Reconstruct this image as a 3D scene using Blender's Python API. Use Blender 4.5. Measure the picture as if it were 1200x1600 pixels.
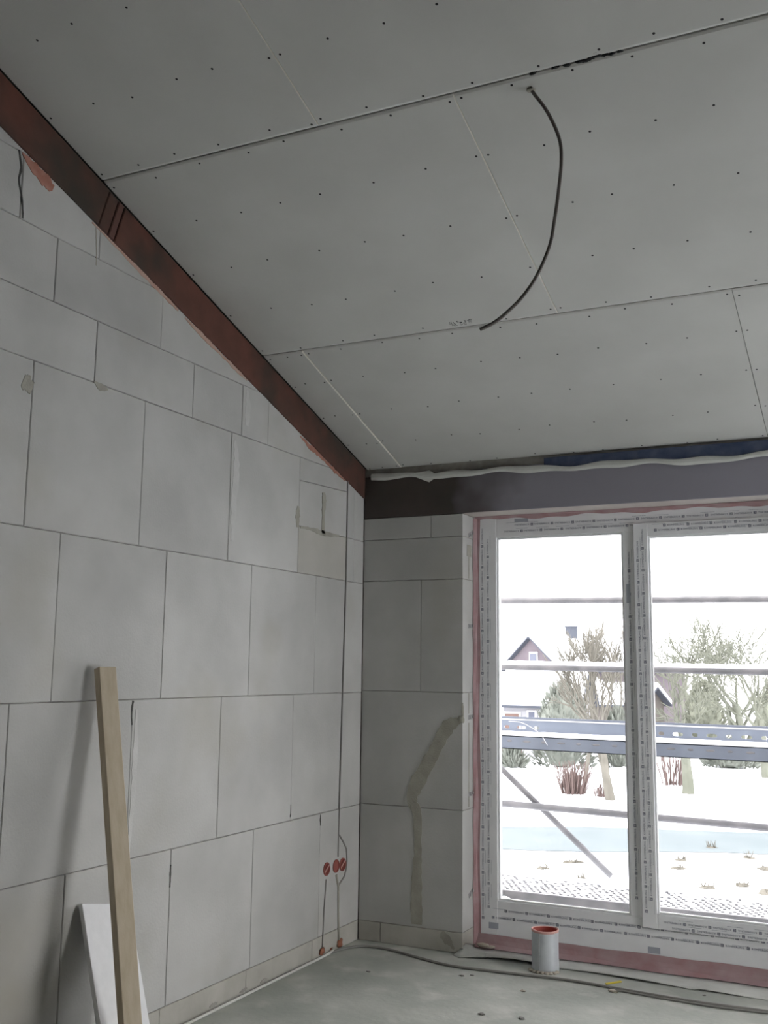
import bpy, bmesh, math, random
from mathutils import Vector, Matrix

for _o in list(bpy.data.objects):
    bpy.data.objects.remove(_o, do_unlink=True)
scene = bpy.context.scene
COL = scene.collection

# ------------------------------------------------------------------ camera
cam_d = bpy.data.cameras.new('camera')
cam = bpy.data.objects.new('camera', cam_d)
COL.objects.link(cam)
scene.camera = cam
CAM = Vector((2.753, -5.306, 1.474))
_r = Vector((0.89710, 0.44167, 0.01189))
_u = Vector((0.05537, -0.13909, 0.98873))
_f = Vector((-0.43834, 0.88633, 0.14924))
cam.matrix_world = Matrix(((_r.x, _u.x, -_f.x, CAM.x), (_r.y, _u.y, -_f.y, CAM.y), (_r.z, _u.z, -_f.z, CAM.z), (0, 0, 0, 1)))
cam_d.sensor_fit = 'VERTICAL'
cam_d.sensor_height = 32.0
cam_d.lens = 32.0 * 1619.0 / 1600.0
cam_d.clip_start = 0.05
cam_d.clip_end = 600

# ------------------------------------------------------------------ world: bright overcast winter sky
world = bpy.data.worlds.new('overcast_sky')
scene.world = world
world.use_nodes = True
_bg = world.node_tree.nodes['Background']
_bg.inputs[0].default_value = (1.0, 0.982, 0.988, 1)
_bg.inputs[1].default_value = 1.0
scene.view_settings.view_transform = 'Standard'
scene.view_settings.look = 'None'
scene.view_settings.gamma = 1.0
scene.view_settings.use_curve_mapping = False
scene.view_settings.exposure = 3.32
scene.cycles.max_bounces = 10
scene.cycles.diffuse_bounces = 8
scene.cycles.transparent_max_bounces = 16
scene.cycles.sample_clamp_indirect = 6.0
scene.cycles.use_denoising = True

RNG = random.Random(7)

# ------------------------------------------------------------------ materials
MATS = {}
def mat(name, c1, c2=None, scale=4.0, rough=0.85, bump=0.0, bscale=60.0, rnd=0.0, spec=0.3, stretch=(1, 1, 1), detail=5.0, lo=0.35, hi=0.65, metal=0.0, c3=None, scale3=0.8, lo3=.5, hi3=.7):
    if name in MATS:
        return MATS[name]
    m = bpy.data.materials.new(name)
    m.use_nodes = True
    nt = m.node_tree
    b = nt.nodes['Principled BSDF']
    b.inputs['Roughness'].default_value = rough
    b.inputs['Specular IOR Level'].default_value = spec
    b.inputs['Metallic'].default_value = metal
    tc = nt.nodes.new('ShaderNodeTexCoord')
    geo = nt.nodes.new('ShaderNodeNewGeometry')
    mp = nt.nodes.new('ShaderNodeMapping')
    mp.inputs['Scale'].default_value = stretch
    nt.links.new(geo.outputs['Position'], mp.inputs['Vector'])
    out = None
    if c2 is not None:
        n = nt.nodes.new('ShaderNodeTexNoise')
        n.inputs['Scale'].default_value = scale
        n.inputs['Detail'].default_value = detail
        nt.links.new(mp.outputs[0], n.inputs['Vector'])
        r = nt.nodes.new('ShaderNodeValToRGB')
        r.color_ramp.elements[0].position = lo
        r.color_ramp.elements[1].position = hi
        r.color_ramp.elements[0].color = (*c1, 1)
        r.color_ramp.elements[1].color = (*c2, 1)
        nt.links.new(n.outputs[0], r.inputs[0])
        out = r.outputs[0]
    else:
        rgb = nt.nodes.new('ShaderNodeRGB')
        rgb.outputs[0].default_value = (*c1, 1)
        out = rgb.outputs[0]
    if c3 is not None:
        n3 = nt.nodes.new('ShaderNodeTexNoise')
        n3.inputs['Scale'].default_value = scale3
        n3.inputs['Detail'].default_value = 4
        nt.links.new(mp.outputs[0], n3.inputs['Vector'])
        r3 = nt.nodes.new('ShaderNodeMapRange')
        r3.inputs[1].default_value = lo3
        r3.inputs[2].default_value = hi3
        nt.links.new(n3.outputs[0], r3.inputs[0])
        mx = nt.nodes.new('ShaderNodeMixRGB')
        mx.inputs[2].default_value = (*c3, 1)
        nt.links.new(r3.outputs[0], mx.inputs[0])
        nt.links.new(out, mx.inputs[1])
        out = mx.outputs[0]
    if rnd:
        oi = nt.nodes.new('ShaderNodeObjectInfo')
        mr = nt.nodes.new('ShaderNodeMapRange')
        mr.inputs[3].default_value = 1 - rnd
        mr.inputs[4].default_value = 1 + rnd
        nt.links.new(oi.outputs['Random'], mr.inputs[0])
        hs = nt.nodes.new('ShaderNodeHueSaturation')
        nt.links.new(mr.outputs[0], hs.inputs['Value'])
        nt.links.new(out, hs.inputs['Color'])
        out = hs.outputs[0]
    nt.links.new(out, b.inputs['Base Color'])
    if bump:
        n2 = nt.nodes.new('ShaderNodeTexNoise')
        n2.inputs['Scale'].default_value = bscale
        n2.inputs['Detail'].default_value = 6
        nt.links.new(mp.outputs[0], n2.inputs['Vector'])
        bp = nt.nodes.new('ShaderNodeBump')
        bp.inputs['Strength'].default_value = bump
        bp.inputs['Distance'].default_value = 0.004
        nt.links.new(n2.outputs[0], bp.inputs['Height'])
        nt.links.new(bp.outputs[0], b.inputs['Normal'])
    MATS[name] = m
    return m

M_BLOCK = mat('aerated_concrete', (0.415, 0.415, 0.4), (0.5, 0.5, 0.485), scale=2.2, rough=0.95, bump=0.25, bscale=90, rnd=0.05, spec=0.15, c3=(0.385, 0.37, 0.32), scale3=1.3, lo3=.56, hi3=.80)
M_PLINTH = mat('plinth_block', (0.38, 0.37, 0.33), (0.47, 0.46, 0.42), scale=5, rough=0.95, bump=0.3, rnd=0.05, spec=0.15)
M_BLOCKWARM = mat('warm_toned_block', (0.42, 0.41, 0.375), (0.475, 0.465, 0.43), scale=3, rough=0.95, bump=0.25, bscale=90, spec=0.15)
M_SKIM = mat('pale_mortar_skim', (0.49, 0.49, 0.475), (0.54, 0.54, 0.525), scale=12, rough=0.95, bump=0.3, bscale=80, spec=0.1)
M_MORTAR = mat('joint_mortar', (0.27, 0.26, 0.235), (0.36, 0.35, 0.32), scale=20, rough=1, spec=0.1)
M_PATCH = mat('filled_chase_mortar', (0.32, 0.31, 0.265), (0.385, 0.375, 0.325), scale=14, rough=0.95, bump=0.6, bscale=120, spec=0.1)
M_CARD = mat('plasterboard_paper', (0.50, 0.505, 0.485), (0.54, 0.545, 0.525), scale=3, rough=0.9, bump=0.05, bscale=200, spec=0.15, rnd=0.015)
M_GYPSUM = mat('white_gypsum_edge', (0.78, 0.76, 0.70), rough=0.95, spec=0.1)
M_GAP = mat('dark_gap', (0.07, 0.07, 0.065), rough=1, spec=0.05)
M_SCREW = mat('black_screw', (0.012, 0.012, 0.012), rough=0.5)
M_RED = mat('red_primer_wood', (0.105, 0.048, 0.036), (0.14, 0.060, 0.045), scale=9, rough=0.75, bump=0.3, bscale=40, spec=0.25, c3=(0.050, 0.042, 0.034), scale3=1.7, lo3=.45, hi3=.60)
M_REDSTRIP = mat('red_splice', (0.12, 0.062, 0.05), rough=0.8)
M_SALMON = mat('salmon_primer_smear', (0.42, 0.22, 0.17), (0.34, 0.15, 0.11), scale=25, rough=0.9)
M_SALMON2 = mat('faint_salmon_smear', (0.50, 0.37, 0.31), (0.46, 0.29, 0.23), scale=20, rough=0.9)
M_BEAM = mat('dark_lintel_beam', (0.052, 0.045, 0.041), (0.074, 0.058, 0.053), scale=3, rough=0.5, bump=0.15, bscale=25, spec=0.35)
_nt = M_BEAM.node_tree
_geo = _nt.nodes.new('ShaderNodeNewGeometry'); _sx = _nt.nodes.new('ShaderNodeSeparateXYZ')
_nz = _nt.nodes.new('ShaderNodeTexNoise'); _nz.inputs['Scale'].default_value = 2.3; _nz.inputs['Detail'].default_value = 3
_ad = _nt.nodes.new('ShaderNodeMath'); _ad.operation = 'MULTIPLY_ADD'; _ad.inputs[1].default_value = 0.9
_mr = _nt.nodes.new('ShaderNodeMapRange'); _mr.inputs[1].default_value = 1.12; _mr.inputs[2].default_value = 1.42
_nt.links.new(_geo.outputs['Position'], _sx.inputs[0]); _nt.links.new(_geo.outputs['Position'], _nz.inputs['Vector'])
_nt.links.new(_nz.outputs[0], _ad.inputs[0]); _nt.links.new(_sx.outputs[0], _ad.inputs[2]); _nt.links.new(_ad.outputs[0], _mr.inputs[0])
_bx = _nt.nodes.new('ShaderNodeMixRGB'); _bx.inputs[2].default_value = (0.27, 0.26, 0.30, 1)  # bluish sky sheen painted into the colour of the beam's right part
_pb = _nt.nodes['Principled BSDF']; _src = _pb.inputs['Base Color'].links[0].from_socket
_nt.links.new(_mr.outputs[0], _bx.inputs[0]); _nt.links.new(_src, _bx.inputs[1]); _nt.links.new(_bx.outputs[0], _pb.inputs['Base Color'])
M_SOFFIT = mat('soffit_board', (0.58, 0.54, 0.51), (0.52, 0.47, 0.45), scale=8, rough=0.9)
M_SCREED = mat('dusty_screed', (0.37, 0.39, 0.355), (0.49, 0.505, 0.465), scale=2.6, rough=0.92, bump=0.8, bscale=28, spec=0.2, detail=9.0, c3=(0.58, 0.58, 0.54), scale3=5, lo3=.55, hi3=.75)
M_FILM = mat('window_film', (0.8, 0.81, 0.825), (0.76, 0.77, 0.785), scale=10, rough=0.5, spec=0.4)
M_PVC = mat('white_pvc', (0.80, 0.81, 0.82), rough=0.35, spec=0.5)
M_PRINT = mat('film_print', (0.10, 0.11, 0.17), rough=0.6)
M_PRINT2 = mat('film_print_faint', (0.36, 0.38, 0.43), rough=0.6)
M_PINK = mat('pink_seal_tape', (0.36, 0.22, 0.23), (0.40, 0.29, 0.30), scale=12, rough=0.8, bump=0.4, bscale=40)
M_FLEECE = mat('grey_fleece', (0.55, 0.56, 0.53), (0.63, 0.64, 0.61), scale=9, rough=0.95, bump=0.4, bscale=70)
M_BLUE = mat('blue_membrane', (0.035, 0.05, 0.10), (0.09, 0.11, 0.17), scale=14, rough=0.5)
M_ZINC = mat('galvanised_sheet', (0.50, 0.53, 0.56), (0.58, 0.61, 0.64), scale=14, rough=0.45, spec=0.5, metal=0.25)
M_TUBEIN = mat('red_tube_lining', (0.36, 0.06, 0.06), (0.45, 0.12, 0.10), scale=12, rough=0.7)
M_TUBERIM = mat('pink_tube_rim', (0.62, 0.36, 0.32), rough=0.7)
M_CABLE = mat('grey_cable', (0.145, 0.13, 0.12), rough=0.6)
M_CABLE_W = mat('white_cable', (0.62, 0.62, 0.58), rough=0.6)
M_CABLE_D = mat('dusty_cable', (0.24, 0.235, 0.22), rough=0.7)
M_PINE = mat('pine_wood', (0.47, 0.40, 0.29), (0.54, 0.47, 0.36), scale=5, rough=0.7, stretch=(9, 9, 0.7), bump=0.1)
M_FOAM = mat('white_slab', (0.70, 0.71, 0.72), (0.74, 0.75, 0.76), scale=30, rough=0.9)
M_ORANGE = mat('orange_red_socket', (0.26, 0.075, 0.062), rough=0.5)
M_ORANGE2 = mat('orange_conduit', (0.34, 0.14, 0.08), (0.26, 0.11, 0.07), scale=30, rough=0.7)
M_DARKRED = mat('socket_inside', (0.16, 0.035, 0.03), rough=0.7)
M_BOARDS = mat('dark_chipboard', (0.34, 0.3, 0.24), (0.42, 0.37, 0.3), scale=30, rough=0.9)
M_STEEL = mat('dull_steel', (0.30, 0.30, 0.30), (0.40, 0.40, 0.40), scale=40, rough=0.5, metal=0.5)
M_YELLOW = mat('yellow_chip', (0.62, 0.50, 0.06), rough=0.7)
M_DUST = mat('mortar_crumb', (0.40, 0.36, 0.30), (0.50, 0.46, 0.39), scale=20, rough=1)
M_PENCIL = mat('pencil', (0.13, 0.13, 0.13), rough=0.9)
M_TAR = mat('black_adhesive', (0.03, 0.032, 0.035), rough=0.7)
# outside
M_SNOW = mat('snow', (0.86, 0.88, 0.90), (0.80, 0.83, 0.87), scale=0.4, rough=0.9, spec=0.1)
M_ROAD = mat('slushy_road', (0.091, 0.112, 0.119), (0.1155, 0.1365, 0.1435), scale=0.5, rough=0.9)
M_PIPE = mat('scaffold_pipe', (0.145, 0.145, 0.1522), (0.2175, 0.2102, 0.2175), scale=9, rough=0.55, spec=0.2)
M_PLANK = mat('scaffold_steel_plank', (0.1418, 0.1593, 0.1958), (0.1755, 0.1958, 0.2362), scale=4, rough=0.5, spec=0.2)
M_BARK = mat('pale_bark', (0.1102, 0.1045, 0.0893), (0.1406, 0.133, 0.114), scale=3, rough=0.95, spec=0.05)
M_BARK2 = mat('olive_bark', (0.1102, 0.1159, 0.0931), (0.1406, 0.1463, 0.1197), scale=3, rough=0.95, spec=0.05)
M_OLIVE = mat('olive_evergreen', (0.1488, 0.1575, 0.126), (0.21, 0.2188, 0.175), scale=2, rough=1, spec=0.0)
M_TWIG = mat('red_twig', (0.119, 0.0884, 0.0816), rough=0.95, spec=0.05)
M_CONIFER = mat('grey_green_conifer', (0.1326, 0.1445, 0.1258), (0.1955, 0.2074, 0.1836), scale=2, rough=1, spec=0.0)
M_BRICK = mat('mauve_brick', (0.1064, 0.0912, 0.1026), (0.1216, 0.1064, 0.1159), scale=2, rough=0.95, spec=0.05)
M_BRICKRED = mat('red_brick_pier', (0.135, 0.081, 0.0756), (0.1188, 0.0756, 0.072), scale=2, rough=0.95, spec=0.05)
M_RENDER = mat('pale_render', (0.285, 0.285, 0.3), rough=0.95, spec=0.05)
M_HGLASS = mat('house_glass', (0.072, 0.08, 0.112), rough=0.3)
M_HWHITE = mat('house_white_frame', (0.48, 0.48, 0.496), rough=0.8)
M_SHED = mat('brown_shed', (0.1152, 0.1044, 0.0954), (0.1296, 0.1188, 0.1098), scale=2, rough=0.95, spec=0.05)
M_SLATE = mat('grey_slate', (0.0736, 0.08, 0.096), rough=0.9, spec=0.05)
M_ORANGEDOOR = mat('orange_shutter', (0.1445, 0.0986, 0.085), rough=0.9, spec=0.05)

# thin window glass: straight-through transparency plus a Fresnel reflection
M_GLASS = bpy.data.materials.new('window_glass')
M_GLASS.use_nodes = True
_nt = M_GLASS.node_tree
_nt.nodes.clear()
_o = _nt.nodes.new('ShaderNodeOutputMaterial')
_t = _nt.nodes.new('ShaderNodeBsdfTransparent')
_t.inputs[0].default_value = (0.80, 0.80, 0.805, 1)
_g = _nt.nodes.new('ShaderNodeBsdfGlossy')
_g.inputs['Roughness'].default_value = 0.02
_fr = _nt.nodes.new('ShaderNodeFresnel')
_fr.inputs[0].default_value = 1.35
_mx = _nt.nodes.new('ShaderNodeMixShader')
_nt.links.new(_fr.outputs[0], _mx.inputs[0])
_nt.links.new(_t.outputs[0], _mx.inputs[1])
_nt.links.new(_g.outputs[0], _mx.inputs[2])
_nt.links.new(_mx.outputs[0], _o.inputs[0])

# ------------------------------------------------------------------ helpers
def obj(name, bm, m, parent=None, smooth=False, recalc=True):
    if recalc:
        bmesh.ops.recalc_face_normals(bm, faces=bm.faces)
    me = bpy.data.meshes.new(name)
    bm.to_mesh(me)
    bm.free()
    for mm in (m if isinstance(m, (list, tuple)) else [m]):
        me.materials.append(mm)
    if smooth:
        for p in me.polygons:
            p.use_smooth = True
    o = bpy.data.objects.new(name, me)
    COL.objects.link(o)
    if parent is not None:
        o.parent = parent
    return o

def empty(name, loc=(0, 0, 0), rz=0):
    o = bpy.data.objects.new(name, None)
    COL.objects.link(o)
    o.location = loc
    o.rotation_euler = (0, 0, rz)
    o.empty_display_size = 0.1
    return o

def tag(o, label, cat, group=None, kind=None):
    o['label'] = label
    o['category'] = cat
    if group:
        o['group'] = group
    if kind:
        o['kind'] = kind
    return o

def struct(o):
    o['kind'] = 'structure'
    return o

def stuff(o):
    o['kind'] = 'stuff'
    return o

def copy_tree(o, parent=None):
    c = o.copy()
    COL.objects.link(c)
    c.parent = parent
    for ch in list(o.children):
        copy_tree(ch, c)
    return c

def box(bm, x0, x1, y0, y1, z0, z1, bev=0.0):
    vs = [bm.verts.new(p) for p in ((x0, y0, z0), (x1, y0, z0), (x1, y1, z0), (x0, y1, z0), (x0, y0, z1), (x1, y0, z1), (x1, y1, z1), (x0, y1, z1))]
    fs = [bm.faces.new([vs[i] for i in q]) for q in ((0, 3, 2, 1), (4, 5, 6, 7), (0, 1, 5, 4), (1, 2, 6, 5), (2, 3, 7, 6), (3, 0, 4, 7))]
    if bev:
        es = set()
        for f in fs:
            es.update(f.edges)
        bmesh.ops.bevel(bm, geom=list(es), offset=bev, segments=1, profile=0.5, affect='EDGES')
    return vs

def tube(bm, pts, rad, seg=8, cap=True):
    pts = [Vector(p) for p in pts]
    n = len(pts)
    rads = rad if isinstance(rad, (list, tuple)) else [rad] * n
    rings = []
    prev = None
    for i, p in enumerate(pts):
        d = (pts[min(i + 1, n - 1)] - pts[max(i - 1, 0)]).normalized()
        if prev is None:
            a = d.orthogonal().normalized()
        else:
            a = (prev - d * prev.dot(d))
            a = a.normalized() if a.length > 1e-6 else d.orthogonal().normalized()
        prev = a
        b = d.cross(a)
        rings.append([bm.verts.new(p + (a * math.cos(2 * math.pi * k / seg) + b * math.sin(2 * math.pi * k / seg)) * rads[i]) for k in range(seg)])
    for i in range(n - 1):
        for k in range(seg):
            bm.faces.new((rings[i][k], rings[i][(k + 1) % seg], rings[i + 1][(k + 1) % seg], rings[i + 1][k]))
    if cap:
        bm.faces.new(list(reversed(rings[0])))
        bm.faces.new(rings[-1])

def spline(pts, n=8):
    pts = [Vector(p) for p in pts]
    out = []
    for i in range(len(pts) - 1):
        p0 = pts[max(i - 1, 0)]; p1 = pts[i]; p2 = pts[i + 1]; p3 = pts[min(i + 2, len(pts) - 1)]
        for k in range(n):
            t = k / n
            out.append(0.5 * ((2 * p1) + (p2 - p0) * t + (2 * p0 - 5 * p1 + 4 * p2 - p3) * t * t + (3 * p1 - p0 - 3 * p2 + p3) * t ** 3))
    out.append(pts[-1])
    return out

def clip(poly, a, b, c):
    """keep the part of a 2D polygon where a*u + b*v <= c"""
    out = []
    for i in range(len(poly)):
        p, q = poly[i], poly[(i + 1) % len(poly)]
        dp, dq = a * p[0] + b * p[1] - c, a * q[0] + b * q[1] - c
        if dp <= 0:
            out.append(p)
        if dp * dq < 0:
            t = dp / (dp - dq)
            out.append((p[0] + t * (q[0] - p[0]), p[1] + t * (q[1] - p[1])))
    return out

def area(poly):
    return 0.5 * sum(poly[i][0] * poly[(i + 1) % len(poly)][1] - poly[(i + 1) % len(poly)][0] * poly[i][1] for i in range(len(poly)))

def inset(poly, ws):
    n = len(poly)
    res = []
    L = []
    for i in range(n):
        p, q = poly[i], poly[(i + 1) % n]
        dx, dy = q[0] - p[0], q[1] - p[1]
        l = math.hypot(dx, dy)
        nx, ny = -dy / l, dx / l
        L.append((nx, ny, nx * p[0] + ny * p[1] + ws[i]))
    for i in range(n):
        a1, b1, c1 = L[i - 1]
        a2, b2, c2 = L[i]
        d = a1 * b2 - a2 * b1
        if abs(d) < 1e-6:
            res.append((poly[i][0] + a2 * ws[i], poly[i][1] + b2 * ws[i]))
        else:
            res.append(((c1 * b2 - c2 * b1) / d, (a1 * c2 - a2 * c1) / d))
    return res

def panel(poly, to3d, depth, ch=0.003, chd=0.002, off=0.0, edge_mats=None):
    """a slab with its front outline `poly`, chamfered front edges; to3d(u, v, n) with n out of the wall"""
    if area(poly) < 0:
        poly = list(reversed(poly))
    clean = []
    for p in poly:
        if not clean or math.hypot(p[0] - clean[-1][0], p[1] - clean[-1][1]) > 1e-4:
            clean.append(p)
    if math.hypot(clean[0][0] - clean[-1][0], clean[0][1] - clean[-1][1]) < 1e-4:
        clean.pop()
    poly = clean
    n = len(poly)
    ws = ch if isinstance(ch, (list, tuple)) else [ch] * n
    ins = inset(poly, ws)
    bm = bmesh.new()
    A = [bm.verts.new(to3d(u, v, off)) for u, v in ins]
    Bv = [bm.verts.new(to3d(u, v, off - chd)) for u, v in poly]
    Cv = [bm.verts.new(to3d(u, v, off - depth)) for u, v in poly]
    bm.faces.new(A)
    bm.faces.new(list(reversed(Cv)))
    for i in range(n):
        j = (i + 1) % n
        f1 = bm.faces.new((Bv[i], Bv[j], A[j], A[i]))
        f2 = bm.faces.new((Cv[i], Cv[j], Bv[j], Bv[i]))
        if edge_mats:
            f1.material_index = edge_mats[i]
            f2.material_index = edge_mats[i]
    return bm

def ribbon_patch(path, to3d, off=0.0015, rag=0.25, sub=6, seed=1, back=0.004):
    """ragged-edged strip following (u, v, width) points"""
    rr = random.Random(seed)
    P = spline([Vector((p[0], p[1], p[2])) for p in path], sub)
    lft, rgt = [], []
    for i, p in enumerate(P):
        q0, q1 = P[max(i - 1, 0)], P[min(i + 1, len(P) - 1)]
        dx, dy = q1.x - q0.x, q1.y - q0.y
        l = math.hypot(dx, dy) or 1
        nx, ny = -dy / l, dx / l
        w = p.z / 2
        lft.append((p.x + nx * w * (1 + rr.uniform(-rag, rag)), p.y + ny * w * (1 + rr.uniform(-rag, rag))))
        rgt.append((p.x - nx * w * (1 + rr.uniform(-rag, rag)), p.y - ny * w * (1 + rr.uniform(-rag, rag))))
    bm = bmesh.new()
    L1 = [bm.verts.new(to3d(u, v, off)) for u, v in lft]
    R1 = [bm.verts.new(to3d(u, v, off)) for u, v in rgt]
    L0 = [bm.verts.new(to3d(u, v, off - back)) for u, v in lft]
    R0 = [bm.verts.new(to3d(u, v, off - back)) for u, v in rgt]
    for i in range(len(P) - 1):
        bm.faces.new((L1[i], R1[i], R1[i + 1], L1[i + 1]))
        bm.faces.new((L0[i], L1[i], L1[i + 1], L0[i + 1]))
        bm.faces.new((R0[i + 1], R1[i + 1], R1[i], R0[i]))
    bm.faces.new((L1[0], L0[0], R0[0], R1[0]))
    bm.faces.new((L1[-1], R1[-1], R0[-1], L0[-1]))
    return bm

def lump(bm, c, r, seed=0, sq=(1, 1, 1), rough=0.25):
    rr = random.Random(seed)
    g = bmesh.ops.create_icosphere(bm, subdivisions=2, radius=1.0)
    for v in g['verts']:
        k = r * (1 + rr.uniform(-rough, rough))
        v.co = Vector((c[0] + v.co.x * k * sq[0], c[1] + v.co.y * k * sq[1], c[2] + v.co.z * k * sq[2]))

# ------------------------------------------------------------------ room dimensions
RX, RY = 4.6, -6.8                 # room: X 0..RX, Y RY..0
SL = 0.3238                        # ceiling rises towards -Y
CZ = lambda y: 2.629 - SL * y
BEAMB = lambda y: 2.452 - 0.3190 * y   # lower edge of the sloping red beam
LW = lambda u, v, n: Vector((n, u, v))          # left wall: u = Y, v = Z
BW = lambda u, v, n: Vector((u, -n, v))         # back wall: u = X, v = Z
_cn = Vector((0, -SL, -1)).normalized()
CL = lambda u, v, n: Vector((u, v, CZ(v))) + _cn * n
WX0, WX1, WZ0, WZ1 = 0.618, 2.53, 0.0, 2.333    # window opening

# ------------------------------------------------------------------ floor
bm = bmesh.new()
nx, ny = 56, 70
gv = [[bm.verts.new((-0.15 + (RX + 0.3) * i / nx, RY + (0.30 - RY) * j / ny, 0)) for j in range(ny + 1)] for i in range(nx + 1)]
for i in range(nx):
    for j in range(ny):
        bm.faces.new((gv[i][j], gv[i + 1][j], gv[i + 1][j + 1], gv[i][j + 1]))
floor = obj('floor', bm, M_SCREED, recalc=False)
struct(floor)

# ------------------------------------------------------------------ left wall of large aerated blocks
bm = bmesh.new()
poly = [(RY, -0.1), (0.012, -0.1), (0.012, CZ(0) + 0.05), (RY, CZ(RY) + 0.05)]
_b = panel(poly, LW, 0.25, ch=0.0, chd=0.0, off=-0.010)
wall_left = obj('wall_left', _b, M_MORTAR)
struct(wall_left)
bm.free()

def slotY(z):
    return -0.209 if z > 1.98 else -0.209 - 0.036 * (1.98 - z) / 1.38

def chain(known, y_end=RY):
    k = sorted(known, reverse=True)
    while k[-1] - 0.624 > y_end:
        k.append(k[-1] - 0.624)
    return k

def left_block(poly, m=M_BLOCK):
    poly = clip(poly, 0.3190, 1.0, 2.452 + 0.002)      # cut along the underside of the sloping beam
    if len(poly) < 3 or abs(area(poly)) < 0.0006:
        return
    if area(poly) < 0:
        poly.reverse()
    sp = inset(poly, [0.0011] * len(poly))
    obj('block', panel(sp, LW, 0.05, ch=RNG.uniform(0.0022, 0.0036), chd=0.0028, off=RNG.uniform(-0.0012, 0.0006)), m, wall_left)

COURSES = [
    (0.0, 0.105, [-0.50, -1.10]),
    (0.105, 0.722, [-0.444, -1.075, -1.69, -2.307]),
    (0.722, 1.339, [-0.744, -1.371, -1.978, -2.626]),
    (1.339, 1.956, [-0.541, -1.157, -1.804, -2.430]),
    (1.956, 2.563, [-0.735, -1.358, -1.988, -2.613]),
    (2.563, 2.812, [-1.05, -1.279, -1.667, -2.296]),
    (2.812, 3.062, [-1.907, -2.535]),
    (3.062, 3.311, [-2.31, -2.725]),
    (3.311, 3.56, [-2.95]),
    (3.56, 3.81, [-3.3]),
    (3.81, 4.06, [-3.6]),
    (4.06, 4.31, [-4.4]),
    (4.31, 4.56, [-5.3]),
    (4.56, 4.75, [-6.2]),
]
for ci, (z0, z1, ks) in enumerate(COURSES):
    ks = chain(ks)
    m = M_PLINTH if ci == 0 else M_BLOCK
    edges = [0.0] + ks + [RY]
    for a, b in zip(edges[:-1], edges[1:]):
        if ci == 4 and a == 0.0:
            for (p0, p1) in ((2.2, 2.563), (1.956, 2.2)):
                s0, s1 = slotY(p0), slotY(p1)
                left_block([(-0.119, p0), (0, p0), (0, p1), (-0.119, p1)])
                left_block([(s0 + 0.0035, p0), (-0.119, p0), (-0.119, p1), (s1 + 0.0035, p1)])
                if p0 > 2.1:
                    left_block([(-0.735, 2.2), (s0 - 0.0035, p0), (s1 - 0.0035, 2.46), (-0.735, 2.44)])
                    left_block([(-0.735, 2.44), (s1 - 0.0035, 2.46), (s1 - 0.0035, p1), (-0.735, p1)])
                else:
                    left_block([(-0.735, p0), (s0 - 0.0035, p0), (s1 - 0.0035, p1), (-0.735, p1)], M_BLOCKWARM)
            continue
        if a == 0.0 and ci in (2, 3):
            s0, s1 = slotY(z0), slotY(z1)
            left_block([(s0 + 0.0035, z0), (0, z0), (0, z1), (s1 + 0.0035, z1)])
            left_block([(b, z0), (s0 - 0.0035, z0), (s1 - 0.0035, z1), (b, z1)])
            continue
        left_block([(b, z0), (a, z0), (a, z1), (b, z1)], m)

# smears, fillings and cracks that belong to the left wall
def lpatch(name, path, m, seed, off=0.0022, rag=0.25):
    return obj(name, ribbon_patch(path, LW, off=off, rag=rag, seed=seed), m, wall_left)
lpatch('primer_smear', [(-2.735, 3.308, 0.006), (-2.69, 3.285, 0.035), (-2.62, 3.255, 0.052), (-2.575, 3.238, 0.03)], M_SALMON, 3)
lpatch('primer_smear', [(-2.36, 3.195, 0.006), (-2.15, 3.13, 0.014), (-1.95, 3.064, 0.020), (-1.80, 3.015, 0.008)], M_SALMON2, 5, rag=0.5)
lpatch('primer_smear', [(-1.75, 2.998, 0.004), (-1.62, 2.955, 0.022), (-1.5, 2.918, 0.012), (-1.35, 2.873, 0.016), (-1.25, 2.842, 0.004)], M_SALMON2, 6, rag=0.5)
lpatch('primer_smear', [(-0.74, 2.672, 0.006), (-0.62, 2.632, 0.026), (-0.5, 2.598, 0.014), (-0.36, 2.553, 0.02), (-0.24, 2.520, 0.006)], M_SALMON, 8, rag=0.6)
lpatch('mortar_smear', [(-0.482, 2.415, 0.03), (-0.475, 2.36, 0.045), (-0.48, 2.29, 0.03), (-0.478, 2.19, 0.035)], M_PATCH, 9)
lpatch('mortar_smear', [(-0.745, 2.30, 0.018), (-0.748, 2.25, 0.04), (-0.745, 2.19, 0.02)], M_PATCH, 10)
lpatch('mortar_smear', [(-0.72, 2.193, 0.012), (-0.6, 2.198, 0.018), (-0.48, 2.190, 0.03), (-0.30, 2.198, 0.012)], M_PATCH, 11)
lpatch('mortar_smear', [(-2.66, 2.475, 0.05), (-2.64, 2.468, 0.06), (-2.615, 2.46, 0.045)], M_PATCH, 12)
lpatch('mortar_chip', [(-2.30, 2.566, 0.008), (-2.262, 2.552, 0.028), (-2.22, 2.553, 0.008)], M_PATCH, 13)
lpatch('pale_skim', [(-1.335, 2.53, 0.015), (-1.315, 2.42, 0.045), (-1.325, 2.25, 0.05), (-1.33, 2.05, 0.02)], M_SKIM, 41, off=0.0014)
lpatch('pale_skim', [(-1.245, 2.795, 0.012), (-1.235, 2.72, 0.04), (-1.24, 2.62, 0.03)], M_SKIM, 42, off=0.0014)
lpatch('pale_skim', [(-1.955, 1.30, 0.010), (-1.95, 1.1, 0.03), (-1.955, 0.9, 0.025), (-1.962, 0.75, 0.010)], M_SKIM, 43, off=0.0014)
lpatch('joint_crack', [(-2.75, 3.312, 0.006), (-2.735, 3.25, 0.009), (-2.742, 3.2, 0.006), (-2.722, 3.14, 0.008), (-2.712, 3.066, 0.006)], M_GAP, 14, off=0.0012)
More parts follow.
